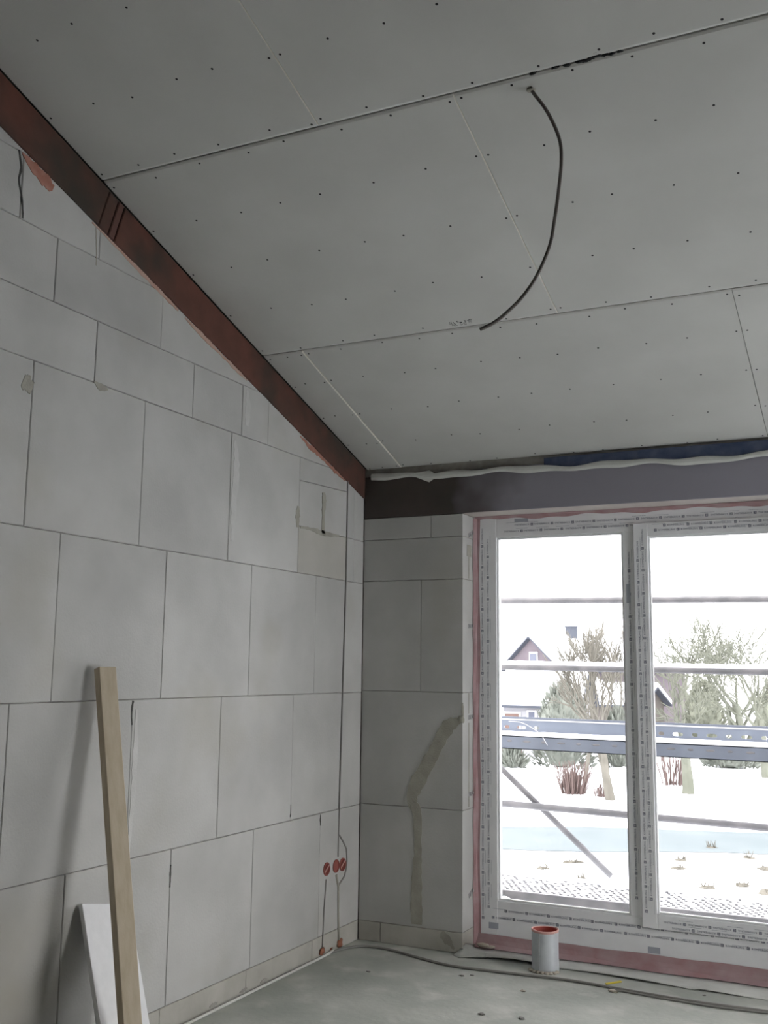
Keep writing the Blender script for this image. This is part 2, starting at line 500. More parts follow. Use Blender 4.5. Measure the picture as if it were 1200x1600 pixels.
lpatch('joint_crack', [(-2.337, 3.185, 0.003), (-2.33, 3.12, 0.005), (-2.326, 3.066, 0.004), (-2.325, 3.03, 0.006)], M_PATCH, 15, off=0.0012)
lpatch('joint_crack', [(-1.978, 1.334, 0.012), (-1.985, 1.285, 0.008), (-1.978, 1.24, 0.005)], M_GAP, 16, off=0.0012)
lpatch('joint_crack', [(-1.690, 0.66, 0.004), (-1.692, 0.62, 0.009), (-1.690, 0.57, 0.004)], M_GAP, 17, off=0.0012)
lpatch('joint_crack', [(-0.748, 0.74, 0.010), (-0.745, 0.76, 0.007), (-0.744, 0.80, 0.003)], M_GAP, 18, off=0.0012)
lpatch('joint_crack', [(-0.444, 0.716, 0.006), (-0.446, 0.69, 0.010), (-0.444, 0.66, 0.004)], M_GAP, 19, off=0.0012)
for yy, sd in ((-0.95, 22), (-1.12, 23), (-1.35, 24)):
    lpatch('plinth_gouge', [(yy - 0.03, 0.020, 0.004), (yy, 0.022, 0.014), (yy + 0.03, 0.024, 0.005)], M_MORTAR, sd, off=0.0015, rag=0.5)
# plastered cable lines in the chases by the sockets
def lcable(path, r=0.0042, m=M_CABLE_D, name='chased_cable'):
    b_ = bmesh.new()
    tube(b_, [LW(u, v, 0.0005) for u, v in path], r, 6)
    return obj(name, b_, m, wall_left, smooth=True)
lcable([(-0.209, 2.655), (-0.207, 1.98), (-0.226, 1.278), (-0.2435, 0.602), (-0.245, 0.475)])
lcable([(-0.236, 0.585), (-0.19, 0.545), (-0.152, 0.503), (-0.143, 0.44), (-0.150, 0.40), (-0.17, 0.362), (-0.225, 0.332), (-0.238, 0.318)], 0.005)
lcable([(-0.262, 0.385), (-0.238, 0.318), (-0.234, 0.2), (-0.222, 0.03)], 0.0075, M_PATCH)
lcable([(-0.371, 0.38), (-0.388, 0.236), (-0.400, 0.03)], 0.0045)
for (yy, zz, w) in ((-0.405, 0.03, 0.045), (-0.215, 0.03, 0.05), (-0.30, 0.012, 0.03)):
    b_ = bmesh.new()
    lump(b_, (0.004, yy, zz), w * 0.55, seed=int(zz * 1000 + w * 100), sq=(0.35, 1.0, 0.8))
    obj('orange_filler', b_, M_ORANGE2, wall_left, smooth=True)

# flush socket boxes (each a thing with ring, cup and insert)
def socket(y, z, label, full):
    root = empty('socket_box', (0, y, z))
    b_ = bmesh.new()
    seg = 24
    def ring(r, n):
        return [b_.verts.new((n, r * math.cos(2 * math.pi * k / seg), r * math.sin(2 * math.pi * k / seg))) for k in range(seg)]
    R = [ring(0.034, -0.002), ring(0.034, 0.004), ring(0.027, 0.004), ring(0.027, 0.001)]
    for a_, c_ in zip(R[:-1], R[1:]):
        for k in range(seg):
            b_.faces.new((a_[k], a_[(k + 1) % seg], c_[(k + 1) % seg], c_[k]))
    obj('rim', b_, M_ORANGE, root)
    b_ = bmesh.new()
    c_ = [b_.verts.new((0.0012, 0.027 * math.cos(2 * math.pi * k / seg), 0.027 * math.sin(2 * math.pi * k / seg))) for k in range(seg)]
    b_.faces.new(c_)
    obj('cup', b_, M_ORANGE if full else M_DARKRED, root)
    if not full:
        b_ = bmesh.new()
        tube(b_, [(0.002, -0.022, -0.016), (0.006, -0.004, 0.004), (0.004, 0.018, 0.018)], 0.004, 6)
        obj('wire_end', b_, M_TUBERIM, root)
    return tag(root, label, 'socket box', 'socket boxes in the left wall')
socket(-0.368, 0.431, 'orange-red round socket box set apart on the left, above its own cable line', False)
socket(-0.266, 0.430, 'solid red round socket box in the middle of the three near the corner', True)
socket(-0.192, 0.427, 'orange-red round socket box nearest the room corner, with a wire end showing', False)

# ------------------------------------------------------------------ sloping red beam along the top of the left wall
beam = empty('sloping_beam', (0, 0, 0))
tag(beam, 'red-brown primed sloping beam between the block wall and the ceiling', 'beam')
def beam_piece(name, ya, yb, m, off, lean=0.055):
    # end cuts run square to the slope
    p = [(ya, BEAMB(ya)), (yb, BEAMB(yb)), (yb + lean, CZ(yb + lean) - 0.001), (ya + lean, CZ(ya + lean) - 0.001)]
    if yb >= -0.001:
        p[1] = (-0.001, BEAMB(0)); p[2] = (-0.001, CZ(0) - 0.002)
    if area(p) < 0:
        p.reverse()
    return obj(name, panel(p, LW, 0.09, ch=0.004, chd=0.004, off=off), m, beam)
beam_piece('beam_section', -2.232, 0.0, M_RED, 0.006)
beam_piece('beam_section', RY, -2.330, M_RED, 0.007)
beam_piece('splice_strip', -2.268, -2.236, M_REDSTRIP, 0.005)
beam_piece('splice_strip', -2.326, -2.272, M_RED, 0.004)

# ------------------------------------------------------------------ back wall with the window opening
bm = bmesh.new()
box(bm, -0.26, WX0 - 0.002, 0.012, 0.36, -0.1, WZ1)
box(bm, WX1 + 0.002, RX + 0.2, 0.012, 0.36, -0.1, WZ1)
box(bm, -0.26, RX + 0.2, 0.02, 0.36, WZ1 + 0.012, 2.72)
box(bm, WX0 - 0.002, WX1 + 0.002, 0.255, 0.36, -0.1, 0.18)
wall_back = obj('wall_back', bm, M_MORTAR)
struct(wall_back)

def back_block(poly, m=M_BLOCK, corner=False):
    if area(poly) < 0:
        poly.reverse()
    sp = inset(poly, [0.0011] * len(poly))
    if corner:                                   # pier blocks run through to the reveal: full-depth blocks
        (u0, v0), (u1, v1) = sp[0], sp[2]
        b_ = bmesh.new()
        box(b_, u0, WX0, RNG.uniform(-0.0006, 0.0008), 0.24, v0, v1, bev=0.0026)
        return obj('block', b_, m, wall_back)
    return obj('block', panel(sp, BW, 0.05, ch=0.0028, chd=0.0028, off=RNG.uniform(-0.001, 0.0006)), m, wall_back)
def R4(a, b, c, d):
    return [(a, c), (b, c), (b, d), (a, d)]
X0 = 0.001
back_block(R4(X0, 0.136, 0.0, 0.105), M_PLINTH)
back_block(R4(0.136, WX0, 0.0, 0.105), M_PLINTH, True)
back_block(R4(X0, WX0, 0.105, 0.727), M_BLOCK, True)
back_block(R4(X0, WX0, 0.727, 1.349), M_BLOCK, True)
back_block(R4(X0, 0.367, 1.349, 1.968))
back_block(R4(0.367, WX0, 1.349, 1.968), M_BLOCK, True)
back_block(R4(X0, WX0, 1.968, 2.205), M_BLOCK, True)
back_block(R4(X0, 0.425, 2.205, 2.332))
back_block(R4(0.425, WX0, 2.205, 2.332), M_BLOCK, True)
for ri, (z0, z1) in enumerate(((0, 0.105), (0.105, 0.727), (0.727, 1.349), (1.349, 1.968), (1.968, 2.332))):
    xs = [WX1, WX1 + (0.35 if ri % 2 else 0.62)]
    while xs[-1] + 0.624 < RX:
        xs.append(xs[-1] + 0.624)
    xs.append(RX)
    for a, b in zip(xs[:-1], xs[1:]):
        back_block(R4(a, b, z0, z1), M_PLINTH if ri == 0 else M_BLOCK)

# mortar-filled chase zig-zagging down the pier
obj('filled_chase', ribbon_patch([(0.600, 1.200, 0.03), (0.578, 1.190, 0.050), (0.533, 1.165, 0.075), (0.477, 1.075, 0.070), (0.420, 0.971, 0.077), (0.348, 0.851, 0.084), (0.318, 0.765, 0.063), (0.352, 0.699, 0.056), (0.358, 0.535, 0.042), (0.356, 0.411, 0.056), (0.351, 0.285, 0.063), (0.354, 0.120, 0.063)], BW, off=0.0022, rag=0.16, seed=31), M_PATCH, wall_back)
obj('filled_chase', ribbon_patch([(0.50, 0.10, 0.02), (0.52, 0.07, 0.05), (0.55, 0.045, 0.03), (0.57, 0.02, 0.01)], BW, off=0.0022, rag=0.3, seed=32), M_PATCH, wall_back)
bm = bmesh.new()
lump(bm, (0.608, 0.002, 1.205), 0.022, seed=4, sq=(0.8, 0.5, 1.0))
lump(bm, (0.616, 0.004, 1.25), 0.014, seed=5, sq=(0.5, 0.5, 3.2))
obj('mortar_blob', bm, M_PATCH, wall_back, smooth=True)

# reveal: slots, anchors and smears on the pier's inner side
def reveal_box(name, y0, y1, z0, z1, m, t=0.0015):
    b_ = bmesh.new()
    box(b_, WX0 - 0.004, WX0 + t, y0, y1, z0, z1)
    return obj(name, b_, m, wall_back)
reveal_box('grip_slot', 0.086, 0.094, 1.975, 2.13, M_PATCH)
reveal_box('grip_slot', 0.086, 0.094, 1.235, 1.345, M_PATCH)
reveal_box('grip_slot', 0.086, 0.094, 0.738, 1.185, M_PATCH)
reveal_box('mortar_patch', 0.062, 0.128, 2.10, 2.165, M_PATCH)
for z_, t_ in ((2.235, 0), (1.714, 1), (1.216, 2), (0.806, 3), (0.291, 4)):
    root = empty('anchor_plate', (WX0, 0.13, z_))
    b_ = bmesh.new()
    box(b_, 0.0, 0.003, -0.045, 0.045, -0.012, 0.012, bev=0.001)
    obj('strap', b_, M_STEEL, root)
    for yy in (-0.028, 0.012):
        b_ = bmesh.new()
        tube(b_, [(0.001, yy, 0), (0.007, yy, 0)], 0.008, 10)
        obj('screw_head', b_, M_STEEL, root)
    root.rotation_euler = (0.35 if t_ in (0, 4) else 0.05, 0, 0)
    tag(root, ['steel window anchor on the reveal just under the lintel', 'steel window anchor on the reveal, second from the top', 'steel window anchor on the reveal beside the chipped pier edge', 'steel window anchor on the reveal at the foot of the long slot', 'tilted steel window anchor on the reveal, lowest of all'][t_], 'anchor', 'window anchors on the reveal')

# dark lintel beam over the window
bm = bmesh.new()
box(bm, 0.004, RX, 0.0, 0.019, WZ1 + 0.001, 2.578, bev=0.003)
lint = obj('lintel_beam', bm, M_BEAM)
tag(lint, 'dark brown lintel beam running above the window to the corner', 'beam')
bm = bmesh.new()
box(bm, WX0 - 0.001, WX1 + 0.001, 0.002, 0.30, WZ1, WZ1 + 0.011, bev=0.001)
sof = obj('trim_1', bm, M_SOFFIT)
struct(sof)

# other walls of the room
bm = bmesh.new()
W2 = (-1.60, -0.22, 0.05, 2.33)          # unseen opening in the right-hand wall, added for side light
box(bm, RX, RX + 0.2, RY, W2[0], 0, 5.0)
box(bm, RX, RX + 0.2, W2[1], 0.0, 0, 5.0)
box(bm, RX, RX + 0.2, W2[0], W2[1], W2[3], 5.0)
box(bm, RX, RX + 0.2, W2[0], W2[1], -0.1, W2[2])
w_ = obj('wall_right', bm, M_BLOCK)
struct(w_)
added_win = empty('added_window', (RX + 0.12, W2[0], W2[2]))
struct(added_win)
_w, _h = W2[1] - W2[0], W2[3] - W2[2]
for k in range(2):
    bm = bmesh.new()
    box(bm, -0.035, 0.035, (_w - 0.09) * k, (_w - 0.09) * k + 0.09, 0.0, _h, bev=0.003)
    obj('added_frame_post', bm, M_FILM, added_win)
for z_ in (0.0, _h - 0.09):
    bm = bmesh.new()
    box(bm, -0.03, 0.03, 0.0, _w, z_, z_ + 0.09, bev=0.003)
    obj('added_frame_rail', bm, M_FILM, added_win)
# no pane here, so the added opening lets in more light
bm = bmesh.new()
box(bm, -0.26, RX + 0.2, RY - 0.2, RY, 0, 5.0)
w_ = obj('wall_front', bm, M_BOARDS)
struct(w_)

# ------------------------------------------------------------------ ceiling of plasterboards
p = [(-0.2, RY - 0.2), (RX + 0.2, RY - 0.2), (RX + 0.2, 0.30), (-0.2, 0.30)]
ceiling = obj('ceiling', panel(p, CL, 0.18, ch=0, chd=0, off=-0.0125), M_GAP)
struct(ceiling)
ROWS = [0.022, -1.130, -2.322, -3.512, -4.702, -5.892, RY]
SHORT = [[0.232, 2.232, 4.232], [1.515, 3.515], [1.003, 3.003, 5.003], [0.5, 2.5, 4.5], [1.4, 3.4], [0.9, 2.9, 4.9]]
CHW = {0.232: 0.0050, 1.515: 0.0020, 1.003: 0.0022, 2.232: 0.0010}
for ri in range(len(ROWS) - 1):
    y1, y0 = ROWS[ri], ROWS[ri + 1]
    xs = [0.010] + SHORT[ri] + [RX]
    for xi in range(len(xs) - 1):
        x0, x1 = xs[xi], xs[xi + 1]
        g = 0.0007
        gl = 0.0032
        poly = [(x0 + g, y0 + gl), (x1 - g, y0 + gl), (x1 - g, y1 - gl), (x0 + g, y1 - gl)]
        # long edges: rounded factory edges; short edges: cut, white core showing
        b_ = panel(poly, CL, 0.0125, ch=[0.009, CHW.get(x1, 0.002), 0.009, CHW.get(x0, 0.002)], chd=0.0035, off=RNG.uniform(-0.0008, 0.0008), edge_mats=[0, 1 if x1 in CHW and x1 != 2.232 else 0, 0, 1 if x0 in CHW and x0 != 2.232 else 0])
        board = obj('plasterboard', b_, [M_CARD, M_GYPSUM], ceiling)
        # screws
        b_ = bmesh.new()
        rows_y = [y1 - 0.030, y0 + 0.032]
        yy = y1 - 0.315 if ri else -0.27
        while yy > y0 + 0.12:
            rows_y.append(yy)
            yy -= 0.296
        for yy in rows_y:
            n_ = max(2, int(round((x1 - x0) / 0.205)))
            for k in range(n_ + 1):
                sx = x0 + 0.022 + (x1 - x0 - 0.044) * k / n_ + (RNG.uniform(-0.028, 0.028) if 0 < k < n_ else 0)
                sy = yy + RNG.uniform(-0.012, 0.012)
                c = CL(sx, sy, 0.0012)
                vs = []
                for a in range(8):
                    t = 2 * math.pi * a / 8
                    vs.append(b_.verts.new(c + Vector((0.0048 * math.cos(t), 0.0048 * math.sin(t) * 0.951, -SL * 0.0048 * math.sin(t) * 0.951))))
                f = b_.faces.new(vs)
                top = b_.verts.new(c - _cn * 0.004)
                for a in range(8):
                    b_.faces.new((vs[(a + 1) % 8], vs[a], top))
        s_ = obj('screw_heads', b_, M_SCREW, board)
        stuff(s_)
        if ri == 1 and xi == 1:
            main_board = board
        if ri == 1 and xi == 0:
            mid_board = board

# pencil scribble by the lower long joint and black adhesive dabs along the upper one
bm = bmesh.new()
rr = random.Random(5)
x = 1.025
while x < 1.14:
    pts = []
    for k in range(5):
        pts.append(CL(x + rr.uniform(-0.006, 0.008), -1.146 - rr.uniform(0.0, 0.038), 0.001))
    tube(bm, pts, 0.0011, 4)
    x += 0.013
obj('pencil_note', bm, M_PENCIL, mid_board)
bm = bmesh.new()
for k, (xx, dy, rad) in enumerate(((1.795, 0.0, 0.011), (1.868, 0.0, 0.012), (1.905, 0.002, 0.012), (1.95, 0.0, 0.013), (1.965, 0.004, 0.011), (1.985, 0.0, 0.012), (2.005, -0.004, 0.012), (2.004, -0.018, 0.007), (2.03, 0.0, 0.012), (2.05, 0.002, 0.010), (2.076, 0.0, 0.010))):
    lump(bm, CL(xx, -2.322 + dy, -0.002), rad * 0.75, seed=k, sq=(1.5, 0.6, 0.55), rough=0.35)
obj('adhesive_dabs', bm, M_TAR, main_board, smooth=True)

# cable hanging out of a hole in the ceiling
cab = empty('ceiling_cable', (1.771, -2.264, 3.362))
tag(cab, 'grey power cable dangling in a curve out of a hole in the ceiling', 'cable')
CP = [(1.771, -2.264, 3.372), (1.776, -2.262, 3.352), (1.817, -2.241, 3.284), (1.850, -2.225, 3.194), (1.856, -2.222, 3.117), (1.846, -2.227, 3.006), (1.833, -2.233, 2.907), (1.818, -2.241, 2.820), (1.780, -2.260, 2.719), (1.737, -2.281, 2.647), (1.691, -2.303, 2.594), (1.655, -2.322, 2.561), (1.618, -2.340, 2.540)]
bm = bmesh.new()
tube(bm, [Vector(q) - Vector(cab.location) for q in spline(CP, 6)], 0.0058, 8)
obj('sheath', bm, M_CABLE, cab, smooth=True)
bm = bmesh.new()
lump(bm, (0, 0, -0.001), 0.015, seed=9, sq=(1, 1, 0.35))
obj('filler_ring', bm, M_PATCH, cab, smooth=True)

# fleece strip and blue membrane between ceiling edge and lintel beam
def strip(name, x0, x1, f, m, n=60, th=0.004):
    b_ = bmesh.new()
    rows = []
    for i in range(n + 1):
        x = x0 + (x1 - x0) * i / n
        pr = f(x)
        fr = [b_.verts.new((x, y, z)) for y, z in pr]
        bk = [b_.verts.new((x, y + th, z)) for y, z in pr]
        rows.append((fr, bk))
    for i in range(n):
        a, c = rows[i], rows[i + 1]
        m_ = len(a[0])
        for k in range(m_ - 1):
            b_.faces.new((a[0][k], c[0][k], c[0][k + 1], a[0][k + 1]))
            b_.faces.new((a[1][k + 1], c[1][k + 1], c[1][k], a[1][k]))
        b_.faces.new((a[1][0], c[1][0], c[0][0], a[0][0]))
        b_.faces.new((a[0][-1], c[0][-1], c[1][-1], a[1][-1]))
    for e in (rows[0], rows[-1]):
        for k in range(len(e[0]) - 1):
            b_.faces.new((e[0][k], e[0][k + 1], e[1][k + 1], e[1][k]))
    return obj(name, b_, m, smooth=False)
def fl(x):
    w = 0.006 * math.sin(x * 9) + 0.004 * math.sin(x * 23 + 1)
    mid = 2.572 - 0.040 * min(x / 2.0, 1.0) + w
    h = 0.017 + 0.004 * math.sin(x * 14)
    if 0.33 < x < 0.44:
        h += 0.026 * (x - 0.33) / 0.11
    return [(-0.014, mid - h), (-0.019, mid - h * 0.3), (-0.017, mid + h * 0.4), (-0.011, mid + h * 0.9)]
fs = strip('fleece_strip', 0.05, RX - 0.02, fl, M_FLEECE, n=160)
tag(fs, 'ragged pale fleece strip along the top of the lintel beam', 'fleece strip')
def bl(x):
    zt = 2.609
    return [(-0.0045, 2.535), (-0.0050, 2.575), (-0.0045, zt)]
mb = strip('membrane_strip', 1.09, RX - 0.02, bl, M_BLUE, n=40)
tag(mb, 'dark blue membrane strip showing between ceiling and fleece above window', 'membrane')

# ------------------------------------------------------------------ window
FY = 0.172                      # room-side face of the frame
win = empty('window_1', (0, 0, 0))
struct(win)
def wbox(name, x0, x1, y0, y1, z0, z1, m=M_FILM, bev=0.003, parent=None):
    b_ = bmesh.new()
    box(b_, x0, x1, y0, y1, z0, z1, bev=bev)
    return obj(name, b_, m, parent or win)
GL = (0.752, 1.463, 0.253, 2.208)      # left fixed pane opening
GR = (1.600, 2.330, 0.278, 2.178)      # right sash pane opening
jl = wbox('frame_jamb', 0.622, GL[0], FY, FY + 0.075, 0.03, 2.326)
mul = wbox('frame_mullion', GL[1], 1.540, FY, FY + 0.075, 0.252, 2.209)
hd = wbox('frame_head', GL[0] - 0.001, 2.43, FY + 0.0006, FY + 0.075, 2.2085, 2.3255)
si = wbox('frame_sill', GL[0] - 0.001, 2.43, FY + 0.0006, FY + 0.075, 0.03, 0.2525)
jr = wbox('frame_jamb', 2.42, 2.526, FY, FY + 0.075, 0.03, 2.326)
sash = empty('sash', (0, 0, 0)); sash.parent = win
SY = FY - 0.016
sl = wbox('sash_stile', 1.524, GR[0], SY, FY + 0.06, 0.206, 2.250, parent=sash)
sr = wbox('sash_stile', GR[1], 2.405, SY, FY + 0.06, 0.206, 2.250, parent=sash)
st = wbox('sash_rail', GR[0] - 0.001, GR[1] + 0.001, SY + 0.0006, FY + 0.06, GR[3], 2.2495, parent=sash)
sb = wbox('sash_rail', GR[0] - 0.001, GR[1] + 0.001, SY + 0.0006, FY + 0.06, 0.2065, GR[2], parent=sash)
def beads(g, y, parent):
    t = 0.010
    for a in ((g[0], g[0] + t, g[2], g[3]), (g[1] - t, g[1], g[2], g[3]), (g[0] + t, g[1] - t, g[2], g[2] + t), (g[0] + t, g[1] - t, g[3] - t, g[3])):
        wbox('glazing_bead', a[0], a[1], y, y + 0.018, a[2], a[3], M_PVC, 0.002, parent)
    wbox('pane', g[0] - 0.004, g[1] + 0.004, y + 0.020, y + 0.024, g[2] - 0.004, g[3] + 0.004, M_GLASS, 0, parent)
beads(GL, FY + 0.010, win)
beads(GR, FY - 0.006, sash)

# printed protective film: lettering and a square mark, row after row
_tc = bpy.data.curves.new('lettering', 'FONT')
_tc.body = 'K\u00d6MMERLING'
_tc.size = 0.0135
_tc.resolution_u = 1
_to = bpy.data.objects.new('lettering', _tc)
COL.objects.link(_to)
bpy.context.view_layer.update()
_me = bpy.data.meshes.new_from_object(_to.evaluated_get(bpy.context.evaluated_depsgraph_get()))
TV = [v.co.copy() for v in _me.vertices]
TF = [list(p.vertices) for p in _me.polygons]
TW = max(v.x for v in TV)
bpy.data.objects.remove(_to, do_unlink=True)
bpy.data.meshes.remove(_me)
def print_rows(parent, x0, x1, z0, z1, y, vertical, rows, flip, seed):
    rr = random.Random(seed)
    for faint in (False, True):
        b_ = bmesh.new()
        L = (z1 - z0) if vertical else (x1 - x0)
        W = (x1 - x0) if vertical else (z1 - z0)
        for ri_, (fr, shift) in enumerate(rows):
            s = shift - 0.1
            cross = W * fr + (0.011 if faint else 0.0)
            if faint and cross > W - 0.004:
                cross = W * fr - 0.011
            pitch = 0.118
            while s < L:
                a0 = s + (0.045 if faint else 0.0) + rr.uniform(-0.003, 0.003)
                lengths = TW + 0.022
                if a0 >= 0.004 and a0 + lengths < L - 0.004 and not (faint and rr.random() < 0.25):
                    def P(a, c):
                        if flip:
                            a = lengths - a
                            c = -c
                        if vertical:
                            return Vector((x0 + cross - c, y, z0 + a0 + a))
                        return Vector((x0 + a0 + a, y, z0 + cross + c))
                    if faint:
                        xx = 0.012
                        while xx < lengths * 0.75:
                            w = rr.uniform(0.003, 0.009)
                            vs = [b_.verts.new(P(xx, 0)), b_.verts.new(P(xx + w, 0)), b_.verts.new(P(xx + w, 0.0022)), b_.verts.new(P(xx, 0.0022))]
                            b_.faces.new(vs)
                            xx += w + 0.0025
                    else:
                        vs = [b_.verts.new(P(v.x + 0.022, v.y)) for v in TV]
                        for f in TF:
                            b_.faces.new([vs[k] for k in f])
                        o0, o1 = 0.0, 0.0135
                        for (a_, b2, c_, d_) in ((o0, o0 + 0.0028, -0.002, 0.0115), (o1 - 0.0028, o1, -0.002, 0.0115), (o0, o1, -0.002, 0.0), (o0, o1, 0.0095, 0.0115), (0.0052, 0.0074, 0.0, 0.0095), (0.0074, 0.011, 0.003, 0.0055)):
                            q = [b_.verts.new(P(a_, c_)), b_.verts.new(P(b2, c_)), b_.verts.new(P(b2, d_)), b_.verts.new(P(a_, d_))]
                            b_.faces.new(q)
                s += pitch
        o = obj('film_print', b_, M_PRINT2 if faint else M_PRINT, parent, recalc=False)
        stuff(o)
e = 0.0007
print_rows(jl, 0.645, 0.742, 0.10, 2.30, FY - e, True, ((0.28, 0.03), (0.62, 0.09)), False, 1)
print_rows(hd, 0.76, 2.42, 2.215, 2.322, FY - e, False, ((0.30, 0.02), (0.62, 0.08)), True, 2)
print_rows(si, 0.70, 2.42, 0.12, 0.25, FY - e, False, ((0.30, 0.0), (0.60, 0.07)), False, 3)
print_rows(mul, 1.480, 1.520, 0.32, 2.15, FY - e, True, ((0.5, 0.0),), False, 4)
print_rows(sl, 1.532, 1.594, 0.22, 2.24, SY - e, True, ((0.30, 0.04), (0.72, 0.10)), False, 5)
print_rows(st, 1.605, 2.325, 2.185, 2.246, SY - e, False, ((0.30, 0.01), (0.70, 0.06)), False, 6)
print_rows(sb, 1.605, 2.325, 0.21, 0.272, SY - e, False, ((0.22, 0.05), (0.62, 0.01)), True, 7)
# grey stamped marks on the film
for (x_, z_, w_, h_, y_, par) in ((0.70, 0.105, 0.055, 0.032, FY, jl), (1.545, 0.085, 0.06, 0.03, FY, si), (1.478, 1.83, 0.022, 0.10, FY, mul), (0.86, 2.292, 0.08, 0.02, FY, hd)):
    wbox('film_stamp', x_, x_ + w_, y_ - 0.0009, y_ + 0.001, z_, z_ + h_, M_PRINT2, 0, par)

# pink sealing tape round the frame
def tape(name, f, n, m=M_PINK):
    b_ = bmesh.new()
    rows = [[b_.verts.new(q) for q in f(i / n)] for i in range(n + 1)]
    for a, c in zip(rows[:-1], rows[1:]):
        for k in range(len(a) - 1):
            b_.faces.new((a[k], a[k + 1], c[k + 1], c[k]))
    o = obj(name, b_, m, win, smooth=False)
    md = o.modifiers.new('thickness', 'SOLIDIFY')
    md.thickness = 0.0015
    return o
rt = random.Random(3)
tape('seal_tape', lambda t: [(0.6205, 0.150 + 0.004 * math.sin(t * 40), 0.02 + 2.305 * t), (0.632, 0.160 + 0.004 * math.sin(t * 33), 0.02 + 2.305 * t), (0.640 + 0.003 * math.sin(t * 25), 0.1695, 0.02 + 2.305 * t), (0.653 + 0.003 * math.sin(t * 19 + 1), 0.1705, 0.02 + 2.305 * t)], 90)
tape('seal_tape', lambda t: [(0.63 + 1.89 * t, 0.148 + 0.004 * math.sin(t * 37), 2.3315), (0.63 + 1.89 * t, 0.163, 2.326 + 0.002 * math.sin(t * 51)), (0.63 + 1.89 * t, 0.1702, 2.314 + 0.005 * math.sin(t * 22) + 0.004 * math.sin(t * 60))], 80)
tape('seal_tape', lambda t: [(0.632 + 1.89 * t, 0.1690, 0.074 + 0.010 * t + 0.002 * math.sin(t * 30)), (0.632 + 1.89 * t, 0.1660, 0.050), (0.632 + 1.89 * t, 0.158 + 0.003 * math.sin(t * 44), 0.026 + 0.003 * math.sin(t * 27)), (0.632 + 1.89 * t, 0.128 + 0.006 * math.sin(t * 21), 0.010)], 80)

# snow lodged on the outer ledge
bm = bmesh.new()
rr = random.Random(8)
prev = None
for i in range(121):
    x = GL[0] - 0.01 + (2.34 - GL[0]) * i / 120
    h = 0.010 + 0.010 * rr.random() + (0.028 * max(0, 1 - (x - GL[0]) / 0.08)) + 0.012 * max(0, 1 - abs(x - GL[1]) / 0.05)
    base = 0.214
    q = [bm.verts.new((x, 0.262, base - 0.03)), bm.verts.new((x, 0.262, base + h)), bm.verts.new((x, 0.33, base + h * 0.6)), bm.verts.new((x, 0.35, base - 0.03))]
    if prev:
        for k in range(3):
            bm.faces.new((prev[k], prev[k + 1], q[k + 1], q[k]))
    prev = q
sn = obj('ledge_snow', bm, M_SNOW, smooth=True)
tag(sn, 'thin ridge of snow lying along the outer window ledge', 'snow', kind='stuff')

# fleece strip on the floor under the window, front edge curling up
def ff(t):
    x = 0.630 + 1.89 * t
    curl = 0.016 * max(0.0, math.sin((x - 0.70) * math.pi / 0.42)) if 0.70 < x < 1.12 else 0.010 * max(0.0, math.sin((x - 1.12) * math.pi / 0.7)) if x < 1.82 else 0.004 + 0.004 * math.sin(x * 11)
    yf = -0.028 - 0.016 * math.sin(x * 4.4) - 0.03 * max(0, x - 1.6)
    w = 0.002 * math.sin(x * 17)
    return [(x, yf, 0.002 + curl), (x, yf + 0.03, 0.006 + curl * 0.85), (x, yf + 0.07, 0.009 + curl * 0.35 + w), (x, 0.07, 0.007 + w), (x, 0.135, 0.006)]
fl_ = bmesh.new()
rows = [[fl_.verts.new(q) for q in ff(i / 90)] for i in range(91)]
for a, c in zip(rows[:-1], rows[1:]):
    for k in range(4):
        fl_.faces.new((a[k], a[k + 1], c[k + 1], c[k]))
ff_ = obj('floor_fleece', fl_, M_FLEECE, smooth=True)
_md = ff_.modifiers.new('thickness', 'SOLIDIFY'); _md.thickness = 0.003; _md.offset = 0
tag(ff_, 'pale fleece strip on the floor below the window, front edge curling up', 'fleece strip')
# crumpled fleece corner by the pier
bm = bmesh.new()
pr = [[(0.585, -0.045, 0.004), (0.60, -0.012, 0.02), (0.628, 0.02, 0.05), (0.632, 0.10, 0.03)], [(0.625, -0.075, 0.003), (0.635, -0.03, 0.012), (0.65, 0.02, 0.02), (0.655, 0.10, 0.012)], [(0.69, -0.06, 0.012), (0.69, -0.02, 0.010), (0.70, 0.02, 0.011), (0.70, 0.10, 0.010)], [(0.75, -0.03, 0.012), (0.75, 0.0, 0.012), (0.75, 0.03, 0.012), (0.75, 0.10, 0.010)]]
vs = [[bm.verts.new(q) for q in r_] for r_ in pr]
for a, c in zip(vs[:-1], vs[1:]):
    for k in range(3):
        bm.faces.new((a[k], a[k + 1], c[k + 1], c[k]))
cf = obj('fleece_scrap', bm, M_FLEECE, smooth=True)
_md = cf.modifiers.new('thickness', 'SOLIDIFY'); _md.thickness = 0.003
tag(cf, 'crumpled pale fleece scrap at the foot of the pier', 'fleece scrap')
bm = bmesh.new()
lump(bm, (0.690, 0.112, 0.030), 0.022, seed=12, sq=(1.6, 0.9, 0.55))
lump(bm, (0.735, 0.112, 0.026), 0.014, seed=13, sq=(1.5, 0.9, 0.6))
ml = obj('mortar_lump', bm, M_DUST, smooth=True)
tag(ml, 'brownish mortar lump in the corner beside the window frame', 'mortar lump')

